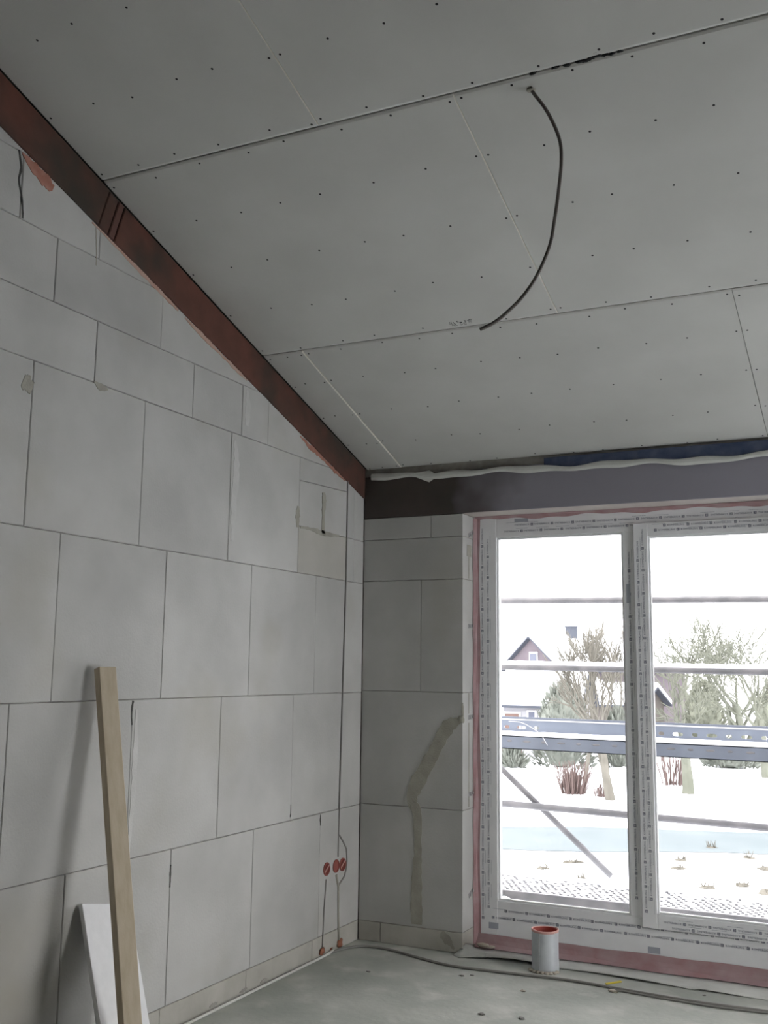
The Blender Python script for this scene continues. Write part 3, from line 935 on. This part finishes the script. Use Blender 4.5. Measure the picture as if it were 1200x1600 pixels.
# ------------------------------------------------------------------ tube offcut standing on the floor
tb = empty('tube_offcut', (1.088, -0.066, 0.0), rz=0.0)
tag(tb, 'short grey metal tube with red inside standing before the window', 'tube')
seg = 40
def tube_wall(prof, m, name, cap=False):
    b_ = bmesh.new()
    rings = []
    for (r, z, w) in prof:
        rings.append([b_.verts.new((r * math.cos(2 * math.pi * k / seg) * 1.02, r * math.sin(2 * math.pi * k / seg), z + w * math.sin(4 * math.pi * k / seg + 0.6))) for k in range(seg)])
    for a, c in zip(rings[:-1], rings[1:]):
        for k in range(seg):
            b_.faces.new((a[k], a[(k + 1) % seg], c[(k + 1) % seg], c[k]))
    return obj(name, b_, m, tb, smooth=True)
tube_wall([(0.066, 0.0, 0), (0.0655, 0.05, 0), (0.065, 0.12, 0), (0.0655, 0.185, 0.0008)], M_ZINC, 'outer_wall')
tube_wall([(0.0655, 0.185, 0.0008), (0.0675, 0.190, 0.001), (0.067, 0.196, 0.002), (0.063, 0.197, 0.002), (0.060, 0.193, 0.001)], M_TUBERIM, 'rim')
tube_wall([(0.060, 0.193, 0.001), (0.060, 0.10, 0), (0.060, 0.004, 0)], M_TUBEIN, 'lining')
bm = bmesh.new()
a_ = math.radians(-100)
tube(bm, [(0.0665 * math.cos(a_), 0.0665 * math.sin(a_), 0.002), (0.0662 * math.cos(a_), 0.0662 * math.sin(a_), 0.19)], 0.0016, 6)
obj('seam', bm, M_STEEL, tb)
bm = bmesh.new()
lump(bm, (0.064 * math.cos(-0.5), 0.064 * math.sin(-0.5), 0.182), 0.006, seed=3, sq=(0.8, 0.8, 1.6))
obj('mortar_drip', bm, M_FOAM, tb)
bm = bmesh.new()
for k in range(9):
    a_ = math.radians(-150 + 16 * k)
    lump(bm, (0.074 * math.cos(a_), 0.074 * math.sin(a_), 0.004), 0.013, seed=50 + k, sq=(1, 1, 0.6))
obj('mortar_base', bm, M_DUST, tb, smooth=True)

# ------------------------------------------------------------------ cables and crumbs on the floor
bm = bmesh.new()
tube(bm, spline([(0.012, -0.33, 0.007), (0.05, -0.19, 0.007), (0.12, -0.125, 0.007), (0.25, -0.125, 0.007), (0.45, -0.19, 0.007), (0.65, -0.245, 0.007), (0.85, -0.235, 0.007), (1.07, -0.215, 0.007), (1.25, -0.20, 0.007), (1.44, -0.215, 0.007), (1.66, -0.235, 0.007), (1.88, -0.245, 0.007), (2.15, -0.232, 0.007), (2.6, -0.22, 0.007), (3.3, -0.3, 0.007)], 6), 0.0065, 8)
c_ = obj('floor_cable', bm, M_CABLE_D, smooth=True)
tag(c_, 'dusty dark cable running over the floor from the corner below the window', 'cable')
bm = bmesh.new()
tube(bm, spline([(1.45, -0.235, 0.006), (1.7, -0.262, 0.006), (1.95, -0.272, 0.006), (2.2, -0.25, 0.006), (2.7, -0.25, 0.006), (3.3, -0.34, 0.006)], 6), 0.005, 8)
c_ = obj('floor_cable', bm, M_CABLE_D, smooth=True)
tag(c_, 'thinner dark cable beside the other one at the lower right of the floor', 'cable')
bm = bmesh.new()
tube(bm, spline([(0.03, -2.6, 0.008), (0.02, -2.0, 0.008), (0.022, -1.54, 0.008), (0.018, -1.12, 0.008), (0.017, -0.74, 0.008), (0.013, -0.36, 0.008), (0.012, -0.30, 0.02)], 8), 0.0068, 8)
c_ = obj('wall_cable', bm, M_CABLE_W, smooth=True)
tag(c_, 'white cable lying along the foot of the left block wall', 'cable')
bm = bmesh.new()
box(bm, -0.042, 0.042, -0.008, 0.008, 0, 0.006, bev=0.002)
c_ = obj('yellow_chip', bm, M_YELLOW)
c_.location = (1.455, -0.172, 0.014); c_.rotation_euler = (0.0, -0.06, 0.75)
tag(c_, 'small yellow strip lying on the floor cable', 'offcut')
bm = bmesh.new()
lump(bm, (1.475, -0.262, 0.006), 0.014, seed=77, sq=(1.6, 0.8, 0.5))
c_ = obj('mortar_crumb', bm, M_DUST)
tag(c_, 'pale mortar crumb just below the yellow strip', 'crumb')
for k, (x_, y_, r_, lb) in enumerate(((0.76, -0.36, 0.012, 'small grey crumb on the floor left of the tube, near the cable'), (0.80, -0.33, 0.010, 'tiny grey crumb on the floor between the cable and the tube'), (1.10, -0.45, 0.014, 'pale plaster crumb on the floor in front of the tube'), (1.05, -0.85, 0.016, 'dark crumb on the floor at the bottom edge, left one'), (1.22, -0.82, 0.016, 'dark crumb on the floor at the bottom edge, right one'), (1.86, -0.11, 0.009, 'dark crumb on the fleece at the right edge'), (0.33, -0.52, 0.012, 'dark crumb on the floor below the filled chase'))):
    b_ = bmesh.new()
    lump(b_, (0, 0, r_ * 0.2), r_ * 0.75, seed=90 + k, sq=(1.3, 0.9, 0.40))
    c_ = obj('floor_crumb', b_, M_DUST if k in (2,) else M_CABLE_D)
    c_.location = (x_, y_, 0.0)
    tag(c_, lb, 'crumb', 'crumbs scattered on the screed')

# ------------------------------------------------------------------ leaning batten and white slab
def lean_box(name, top, bot, w, t, roll, m, label, cat):
    top, bot = Vector(top), Vector(bot)
    ax = (top - bot)
    L = ax.length
    z = ax.normalized()
    xr = Vector((0, 1, 0))
    xr = (xr - z * xr.dot(z)).normalized()
    yr = z.cross(xr)
    c, s = math.cos(roll), math.sin(roll)
    xa, ya = xr * c + yr * s, yr * c - xr * s
    b_ = bmesh.new()
    box(b_, -w / 2, w / 2, -t / 2, t / 2, 0, L, bev=0.002)
    o = obj(name, b_, m)
    o.matrix_world = Matrix(((xa.x, ya.x, z.x, bot.x), (xa.y, ya.y, z.y, bot.y), (xa.z, ya.z, z.z, bot.z), (0, 0, 0, 1)))
    return tag(o, label, cat)
lean_box('timber_batten', (0.046, -2.205, 1.463), (0.375, -2.318, 0.008), 0.072, 0.040, -0.33, M_PINE, 'pale pine batten leaning upright against the left block wall', 'batten')
lean_box('white_slab', (0.026, -2.118, 0.585), (0.315, -2.250, 0.006), 0.245, 0.020, 0.0, M_FOAM, 'white slab offcut leaning on the wall behind the pine batten', 'slab')

# ------------------------------------------------------------------ scaffold outside
sc = empty('scaffold', (0, 0, 0))
tag(sc, 'grey steel scaffold with rails, brace and planks outside the window', 'scaffold')
def pipe(name, a, b, r=0.0215):
    b_ = bmesh.new()
    tube(b_, [a, b], r, 12)
    return obj(name, b_, M_PIPE, sc, smooth=True)
RYD = 1.22
r1 = pipe('guard_rail', (-2.2, RYD, 1.962), (4.4, RYD, 1.877))
r2 = pipe('guard_rail', (-2.2, RYD, 1.515), (4.4, RYD, 1.463))
r3 = pipe('guard_rail', (-2.2, RYD, 0.672), (4.4, RYD, 0.545))
pipe('diagonal_brace', (-1.4, RYD + 0.05, 2.36), (1.09, RYD + 0.05, 0.226), 0.019)
for x_ in (-1.45, 3.3):
    for y_ in (0.62, RYD + 0.06):
        pipe('standard', (x_, y_, -2.8), (x_, y_, 2.3), 0.024)
    pipe('transom', (x_, 0.55, 0.17), (x_, RYD + 0.1, 0.17), 0.02)
    pipe('transom', (x_, 0.55, 0.99), (x_, 1.62, 0.99), 0.02)
# snow caps on the middle rail
b_ = bmesh.new()
prev = None
rr = random.Random(2)
for i in range(160):
    x = -1.5 + 4.6 * i / 159
    zc = 1.515 - 0.052 * (x + 2.2) / 6.6 + 0.019
    h = 0.018 + 0.008 * rr.random()
    q = [b_.verts.new((x, RYD - 0.016, zc - 0.006)), b_.verts.new((x, RYD - 0.008, zc + h)), b_.verts.new((x, RYD + 0.008, zc + h)), b_.verts.new((x, RYD + 0.016, zc - 0.006))]
    if prev:
        for k in range(3):
            b_.faces.new((prev[k], prev[k + 1], q[k + 1], q[k]))
    prev = q
obj('snow_cap', b_, M_SNOW, r2, smooth=True)
# lower walkway: perforated steel deck with snow
DZ = 0.217
b_ = bmesh.new()
box(b_, -1.5, 3.4, 0.62, 1.16, DZ - 0.03, DZ, bev=0.004)
deck = obj('walkway_deck', b_, M_SNOW, sc)
b_ = bmesh.new()
box(b_, -1.5, 3.4, 0.602, 0.619, DZ - 0.10, DZ + 0.001, bev=0.003)
obj('deck_edge_channel', b_, M_PIPE, deck)
b_ = bmesh.new()
rr = random.Random(4)
x = -0.2
while x < 3.0:
    for j in range(11):
        y = 0.64 + j * 0.036 + rr.uniform(-0.003, 0.003)
        if rr.random() < 0.06 * j:
            continue
        xo = x + (0.018 if j % 2 else 0)
        box(b_, xo - 0.008, xo + 0.008, y - 0.007, y + 0.007, DZ - 0.002, DZ + 0.004 + 0.003 * rr.random())
    x += 0.040
stuff(obj('deck_studs', b_, M_PIPE, deck))
# steel plank pair at rail height: near channel, snow on it, slotted far lip
def xz(x, z0_, tilt=-0.006):
    return z0_ + tilt * (x - 1.2)
pk = empty('steel_plank'); pk.parent = sc
b_ = bmesh.new()
for (ya, yb, za, zb) in ((1.26, 1.266, 0.961, 1.046), (1.26, 1.56, 1.040, 1.046), (1.26, 1.30, 0.961, 0.966)):
    vs = box(b_, -1.5, 3.4, ya, yb, za, zb)
    for v in vs:
        v.co.z = xz(v.co.x, v.co.z)
obj('near_channel', b_, M_PLANK, pk)
b_ = bmesh.new()
prev = None
for i in range(120):
    x = -1.5 + 4.9 * i / 119
    h = 0.013 + 0.004 * rr.random()
    zb = xz(x, 1.046)
    q = [b_.verts.new((x, 1.262, zb)), b_.verts.new((x, 1.268, zb + h)), b_.verts.new((x, 1.50, zb + h)), b_.verts.new((x, 1.55, zb))]
    if prev:
        for k in range(3):
            b_.faces.new((prev[k], prev[k + 1], q[k + 1], q[k]))
    prev = q
obj('plank_snow', b_, M_SNOW, pk, smooth=True)
# slotted lip: plate with real slots
b_ = bmesh.new()
z0_, z1_ = 1.052, 1.130
x = -1.5
k = 0
YL = 1.555
def quadface(pts):
    b_.faces.new([b_.verts.new((px, YL, xz(px, pz))) for px, pz in pts])
while x < 3.4:
    pitch = 0.104
    hw = 0.033 if k % 2 == 0 else 0.018
    cx, cz, hh = x + pitch / 2, 1.084, 0.0115
    n_ = 16
    inner, outer = [], []
    for i in range(n_):
        t = 2 * math.pi * i / n_
        inner.append((cx + hw * math.copysign(abs(math.cos(t)) ** 0.6, math.cos(t)), cz + hh * math.copysign(abs(math.sin(t)) ** 0.8, math.sin(t))))
        ct, st_ = math.cos(t), math.sin(t)
        m_ = max(abs(ct), abs(st_))
        ox, oz = ct / m_, st_ / m_
        outer.append((cx + ox * pitch / 2, (cz + oz * (z1_ - cz)) if oz > 0 else (cz + oz * (cz - z0_))))
    if 0.62 < cx < 1.28:
        quadface([(x, z0_), (x + pitch, z0_), (x + pitch, z1_), (x, z1_)])
    else:
        for i in range(n_):
            j = (i + 1) % n_
            quadface([outer[i], outer[j], inner[j], inner[i]])
    x += pitch
    k += 1
bmesh.ops.remove_doubles(b_, verts=b_.verts, dist=0.0004)
lp = obj('slotted_lip', b_, M_PLANK, pk)
_md = lp.modifiers.new('thickness', 'SOLIDIFY'); _md.thickness = 0.006
b_ = bmesh.new()
for (ya, yb, za, zb) in ((1.545, 1.60, 1.131, 1.137),):
    vs = box(b_, -1.5, 3.4, ya, yb, za, zb)
    for v in vs:
        v.co.z = xz(v.co.x, v.co.z)
obj('lip_flange', b_, M_HWHITE, pk)
b_ = bmesh.new()
vs = box(b_, -1.5, 3.4, 1.60, 1.606, 1.125, 1.152)
for v in vs:
    v.co.z = xz(v.co.x, v.co.z)
obj('rear_lip', b_, M_PLANK, pk)
# dents on the near channel
b_ = bmesh.new()
x = -1.4
k = 0
while x < 3.3:
    lump(b_, (x, 1.260, xz(x, 1.012)), 0.012, seed=k, sq=(2.2 if k % 2 else 1.4, 0.12, 0.6), rough=0.1)
    x += 0.115
    k += 1
stuff(obj('pressed_dents', b_, M_PIPE, pk, smooth=True))
# pale wire looped over the plank
b_ = bmesh.new()
tube(b_, spline([(0.44, 1.245, 1.142), (0.52, 1.245, 1.138), (0.60, 1.245, 1.105), (0.66, 1.245, 1.06), (0.70, 1.245, 1.0)], 6), 0.0028, 6)
wl = obj('binding_wire', b_, M_HWHITE, smooth=True)
tag(wl, 'pale binding wire arching over the steel plank of the scaffold', 'wire')

# ------------------------------------------------------------------ outdoors: snow, road, trees, houses
GZ = -2.8
bm = bmesh.new()
nx, ny = 70, 60
rr = random.Random(11)
def gh(x, y):
    return (0.10 * math.sin(x * 0.31 + 1) * math.sin(y * 0.27) + 0.05 * math.sin(x * 0.9 + y * 0.7)) * min(1, max(0, (y - 50) / 20))
gv = [[None] * (ny + 1) for _ in range(nx + 1)]
for i in range(nx + 1):
    for j in range(ny + 1):
        x = -95 + 190 * i / nx
        y = -60 + 210 * j / ny
        gv[i][j] = bm.verts.new((x, y, GZ + gh(x, y)))
for i in range(nx):
    for j in range(ny):
        bm.faces.new((gv[i][j], gv[i + 1][j], gv[i + 1][j + 1], gv[i][j + 1]))
gr = obj('snow_ground', bm, M_SNOW, smooth=True, recalc=False)
struct(gr)
bm = bmesh.new()
prev = None
for i in range(61):
    x = -40 + 80 * i / 60
    yc = 22.3 + 0.42 * (x + 3.5)
    w = 2.0 + 0.2 * math.sin(x)
    q = [bm.verts.new((x, yc - w, GZ + 0.012)), bm.verts.new((x, yc + w, GZ + 0.012))]
    if prev:
        bm.faces.new((prev[0], q[0], q[1], prev[1]))
    prev = q
rd = obj('road', bm, M_ROAD, recalc=False)
struct(rd)

def grow(bmT, bmB, p, d, length, r, depth, rr, spread, up, droop=0.0):
    n = 4
    pts, rads = [p.copy()], [r]
    q = p.copy()
    dd = d.copy()
    for i in range(n):
        dd = (dd + Vector((rr.uniform(-1, 1), rr.uniform(-1, 1), rr.uniform(-1, 1))) * 0.13 + Vector((0, 0, up))).normalized()
        q = q + dd * (length / n)
        pts.append(q.copy())
        rads.append(r * (1 - 0.45 * (i + 1) / n))
    tube(bmT if depth >= 4 else bmB, pts, rads, 6 if depth >= 3 else 4, cap=False)
    if depth == 0:
        return
    kids = rr.choice((3, 3, 4)) if depth > 1 else rr.choice((4, 5))
    for k in range(kids):
        t = rr.uniform(0.45, 1.0) if k else 1.0
        i = min(n, max(1, int(round(t * n))))
        base = pts[i]
        dirn = (pts[i] - pts[i - 1]).normalized()
        a = dirn.orthogonal().normalized()
        a.rotate(Matrix.Rotation(rr.uniform(0, 2 * math.pi), 3, dirn))
        nd = (dirn + a * spread * rr.uniform(0.6, 1.2)).normalized()
        grow(bmT, bmB, base, nd, length * rr.uniform(0.62, 0.82), max(rads[i] * rr.uniform(0.55, 0.75), 0.023), depth - 1, rr, spread, up, droop)

def tree(loc, label, seed, h, r, spread=0.6, up=0.06, lean=(0, 0), m=M_BARK, stems=1, depth=4, name='bare_tree'):
    rr = random.Random(seed)
    root = empty(name, loc)
    a, b_ = bmesh.new(), bmesh.new()
    for s in range(stems):
        ang = 2 * math.pi * s / max(1, stems) + 0.4
        d = Vector((lean[0] + (0.35 * math.cos(ang) if stems > 1 else 0), lean[1] + (0.35 * math.sin(ang) if stems > 1 else 0), 1)).normalized()
        grow(a, b_, Vector((0, 0, -0.15)), d, h * 0.36, r, depth, rr, spread, up)
    if not a.verts:
        a.free()
    else:
        obj('trunk', a, m, root, smooth=True)
    obj('branches', b_, m, root, smooth=True)
    return tag(root, label, 'tree', 'bare trees beyond the road')
tree((-6.18, 30.2, GZ), 'bare pale tree with forked trunk left of the window mullion', 21, 5.6, 0.20, spread=0.55, up=0.10, lean=(-0.12, 0))
tree((-8.38, 35.0, GZ), 'slender bare tree rising right of the snowy house roof', 22, 5.8, 0.11, spread=0.45, up=0.12, lean=(-0.03, 0))
tree((-4.25, 33.5, GZ), 'bare tree with straight trunk right of the mullion', 23, 6.0, 0.24, spread=0.7, up=0.05, lean=(-0.10, 0), m=M_BARK2)
tree((-2.43, 41.1, GZ), 'leaning bare tree at the right edge of the view', 24, 7.0, 0.20, spread=0.7, up=0.05, lean=(-0.16, 0), m=M_BARK2)
tree((-9.0, 66.0, GZ), 'dense olive bare tree just right of the mullion, behind the others', 25, 9.6, 0.30, spread=0.75, up=0.05, m=M_BARK2, stems=2)
tree((-4.9, 53.0, GZ), 'wide multi-stemmed bare tree at the right of the view', 26, 8.0, 0.22, spread=0.9, up=0.03, m=M_BARK2, stems=4)
tree((-9.9, 48.0, GZ), 'tall thin bare tree behind the forked tree, next to the mullion', 27, 7.4, 0.14, spread=0.45, up=0.12)
tree((0.2, 60.0, GZ), 'far bare tree partly cut off by the right edge', 28, 8.0, 0.24, spread=0.85, up=0.03, m=M_BARK2, stems=2)

def shrub(loc, label, seed, h, w, n, m, r=0.02):
    rr = random.Random(seed)
    b_ = bmesh.new()
    for k in range(n):
        a = rr.uniform(0, 2 * math.pi)
        s = rr.uniform(0.1, 1) * w
        p = Vector((math.cos(a) * s * 0.5, math.sin(a) * s * 0.5, -0.1))
        e_ = Vector((math.cos(a) * s, math.sin(a) * s, h * rr.uniform(0.6, 1.0)))
        mid = (p + e_) / 2 + Vector((rr.uniform(-.08, .08), rr.uniform(-.08, .08), 0.1))
        tube(b_, [p, mid, e_], [r, r * 0.8, r * 0.4], 4, cap=False)
    o = obj('shrub', b_, m)
    o.location = loc
    return tag(o, label, 'shrub', 'bare shrubs in the snow')
shrub((-7.81, 31.3, GZ), 'reddish twiggy shrub in the snow left of the forked tree', 1, 1.15, 0.80, 110, M_TWIG)
shrub((-6.75, 31.0, GZ), 'tiny reddish shrub beside the forked tree trunk', 2, 0.5, 0.35, 30, M_TWIG)
shrub((-5.30, 36.2, GZ), 'twiggy brown shrub between the mullion and the straight trunk', 3, 1.6, 0.9, 60, M_TWIG)

def bush(loc, label, seed, sx, sy, sz, n=900, m=M_CONIFER):
    rr = random.Random(seed)
    b_ = bmesh.new()
    for k in range(n):
        a, t = rr.uniform(0, 2 * math.pi), rr.random()
        rad = math.sqrt(1 - t * t) * rr.uniform(0.75, 1.0)
        c = Vector((math.cos(a) * rad * sx, math.sin(a) * rad * sy, t * sz))
        d = Vector((c.x / sx, c.y / sy, c.z / sz + 0.6)).normalized()
        s = d.orthogonal().normalized()
        s.rotate(Matrix.Rotation(rr.uniform(0, 6.28), 3, d))
        l, w = rr.uniform(0.25, 0.5), rr.uniform(0.05, 0.10)
        v = [b_.verts.new(c - s * w), b_.verts.new(c + s * w), b_.verts.new(c + d * l)]
        b_.faces.new(v)
    lump(b_, (0, 0, sz * 0.45), 0.8, seed=seed, sq=(sx, sy, sz * 0.6), rough=0.08)
    o = obj('evergreen_bush', b_, m, recalc=False)
    o.location = loc
    return tag(o, label, 'bush', 'evergreen bushes by the houses')
bush((-11.0, 41.0, GZ), 'large grey-green evergreen beside the snowy house', 3, 1.35, 1.1, 3.6)
bush((-8.9, 42.4, GZ), 'lower grey-green evergreen in front of the brown shed', 4, 0.75, 0.8, 2.4, n=600)
bush((-4.4, 45.0, GZ), 'low green bush below the plank at the right', 5, 1.2, 0.9, 0.8, n=400)
bush((-12.9, 39.5, GZ), 'low dark hedge beside the brick piers', 6, 0.6, 0.4, 0.75, n=300)
bush((-7.6, 58.0, GZ), 'boxy olive evergreen behind the bare trees right of the mullion', 7, 1.3, 1.2, 3.6, n=900, m=M_OLIVE)
bush((-4.2, 70.0, GZ), 'far olive evergreen behind the multi-stemmed tree', 8, 2.2, 1.6, 4.2, n=1200, m=M_OLIVE)

def prism(bm_, w, l, e, rg, ov=0.35, t=0.25, roof=True):
    """gabled roof slabs, ridge along local Y"""
    for s in (-1, 1):
        ex, ez = s * (w / 2 + ov), e - ov * (rg - e) / (w / 2)
        nrm = Vector((s * (rg - e), 0, w / 2)).normalized() * t
        vs = []
        for y in (-l / 2 - ov, l / 2 + ov):
            for (x, z) in ((0, rg), (ex, ez)):
                vs.append(Vector((x, y, z)))
        lo = [bm_.verts.new(v) for v in vs]
        hi = [bm_.verts.new(v + nrm) for v in vs]
        q = [0, 1, 3, 2]
        bm_.faces.new([lo[i] for i in q])
        bm_.faces.new([hi[i] for i in reversed(q)])
        for i in range(4):
            a, b2 = q[i], q[(i + 1) % 4]
            bm_.faces.new((lo[a], lo[b2], hi[b2], hi[a]))

def house(loc, rz, w, l, e, rg, wall_m, label, windows=(), chimney=None):
    root = empty('house', loc, rz)
    b_ = bmesh.new()
    pts = [(-w / 2, 0), (w / 2, 0), (w / 2, e), (0, rg - 0.02), (-w / 2, e)]
    f0 = [b_.verts.new((x, -l / 2, z)) for x, z in pts]
    f1 = [b_.verts.new((x, l / 2, z)) for x, z in pts]
    b_.faces.new(f0)
    b_.faces.new(list(reversed(f1)))
    for i in range(5):
        j = (i + 1) % 5
        b_.faces.new((f0[i], f1[i], f1[j], f0[j]))
    obj('wall', b_, wall_m, root)
    b_ = bmesh.new()
    prism(b_, w, l, e, rg)
    rf = obj('snowy_roof', b_, M_SNOW, root)
    b_ = bmesh.new()
    prism(b_, w + 0.04, l + 0.06, e - 0.11, rg - 0.11, t=0.10)
    obj('roof_edge', b_, M_SLATE, rf)
    if chimney:
        b_ = bmesh.new()
        cx, cy, s = chimney
        box(b_, cx - s, cx + s, cy - s, cy + s, rg - 0.6, rg + 0.75)
        box(b_, cx - s * 1.15, cx + s * 1.15, cy - s * 1.15, cy + s * 1.15, rg + 0.75, rg + 0.85)
        obj('chimney', b_, M_SLATE, rf)
    for (side, u, z, ww, hh, mm) in windows:
        b_ = bmesh.new()
        if side == 'g':
            box(b_, u - ww / 2 - 0.12, u + ww / 2 + 0.12, -l / 2 - 0.06, -l / 2 + 0.02, z - 0.12, z + hh + 0.12)
        else:
            box(b_, w / 2 - 0.02, w / 2 + 0.06, u - ww / 2 - 0.1, u + ww / 2 + 0.1, z - 0.1, z + hh + 0.1)
        fr = obj('window', b_, M_HWHITE, root)
        b_ = bmesh.new()
        if side == 'g':
            box(b_, u - ww / 2, u + ww / 2, -l / 2 - 0.09, -l / 2 - 0.05, z, z + hh)
        else:
            box(b_, w / 2 + 0.05, w / 2 + 0.09, u - ww / 2, u + ww / 2, z, z + hh)
        obj('pane', b_, mm, fr)
    return tag(root, label, 'house')
# far house: gable towards the viewer, ridge running to the right and back
house((-18.5, 74.9, GZ), math.radians(-35), 7.0, 12.0, 4.5, 6.8, M_BRICK, 'far mauve brick house with snowy roof, gable window and chimney', windows=(('g', 0.2, 4.7, 0.8, 0.8, M_HGLASS),), chimney=(0.3, -2.5, 0.32))
# near house: snowy roof slope facing the window
house((-14.0, 48.6, GZ), math.radians(-82), 6.6, 3.6, 2.70, 4.45, M_RENDER, 'nearer pale house with broad snow-covered roof at the left of the view', windows=(('s', -1.35, 1.2, 0.7, 0.9, M_ORANGEDOOR), ('s', -0.35, 0.9, 0.30, 1.3, M_HGLASS), ('s', 0.25, 0.9, 0.30, 1.3, M_HGLASS), ('s', 0.85, 0.9, 0.30, 1.3, M_HGLASS), ('s', 1.4, 0.9, 0.35, 1.3, M_BRICK)))
house((-17.2, 61.5, GZ), math.radians(12), 4.6, 6.0, 3.5, 4.7, M_BRICK, 'mauve brick house end behind the broad snowy roof')
house((-12.0, 57.5, GZ), math.radians(80), 3.6, 3.2, 2.5, 3.4, M_SHED, 'low brown shed with snowy roof beside the mullion')
for k, x_ in enumerate((-14.30, -13.55)):
    b_ = bmesh.new()
    root = empty('brick_pier', (x_, 42.0, GZ))
    box(b_, -0.2, 0.2, -0.2, 0.2, -0.1, 1.15)
    obj('shaft', b_, M_BRICKRED, root)
    b_ = bmesh.new()
    lump(b_, (0, 0, 1.17), 0.3, seed=k, sq=(1, 1, 0.5), rough=0.05)
    obj('snow_cap', b_, M_SNOW, root, smooth=True)
    tag(root, ['red brick gate pier at the very left edge of the glass', 'red brick gate pier beside the low dark hedge'][k], 'gate pier', 'brick gate piers')

# clods and grass tufts poking out of the snow near the building
CLOD = ['brown soil clod in the snow, leftmost of the low row in the right pane', 'brown soil clod in the snow just left of the largest clod', 'largest brown soil clod in the snow at the lower right of the view', 'brown soil clod in the snow above the largest one, at the right edge', 'soil clod in the snow near the mullion, lower of two in the right pane', 'small soil clod in the snow near the mullion, upper of two in the right pane', 'grassy soil clod in the snow of the left pane, left of the brace end', 'small soil clod in the snow just behind the walkway in the left pane', 'small soil clod in the snow below the road at the right edge', 'leftmost soil clod in the snow of the left pane', 'farthest soil clod in the snow, close to the road']
for k, (x_, y_, s_) in enumerate(((-0.95, 17.0, 0.22), (-0.36, 17.6, 0.24), (0.30, 17.1, 0.34), (-0.10, 19.6, 0.30), (-1.85, 18.8, 0.22), (-2.0, 19.9, 0.18), (-4.1, 18.4, 0.26), (-3.4, 16.6, 0.16), (-0.66, 21.0, 0.20), (-4.45, 17.3, 0.20), (-1.64, 22.0, 0.18))):
    b_ = bmesh.new()
    for q in range(4):
        lump(b_, (random.Random(q + 9 * k).uniform(-1, 1) * s_ * 0.30, random.Random(q + 9 * k + 500).uniform(-1, 1) * s_ * 0.4, -0.02), s_ * 0.40, seed=200 + 7 * k + q, sq=(1.3, 1.0, 0.42), rough=0.4)
    rr = random.Random(300 + k)
    for q in range(14):
        a = rr.uniform(0, 6.28)
        c = Vector((math.cos(a) * s_ * 0.45, math.sin(a) * s_ * 0.4, -0.03))
        tube(b_, [c, c + Vector((rr.uniform(-.08, .08), rr.uniform(-.05, .05), rr.uniform(0.08, 0.2)))], [0.012, 0.004], 3, cap=False)
    o = obj('soil_clod', b_, M_BARK)
    o.location = (x_, y_, GZ + gh(x_, y_) + 0.02)
    tag(o, CLOD[k], 'soil clod', 'soil clods in the snow')
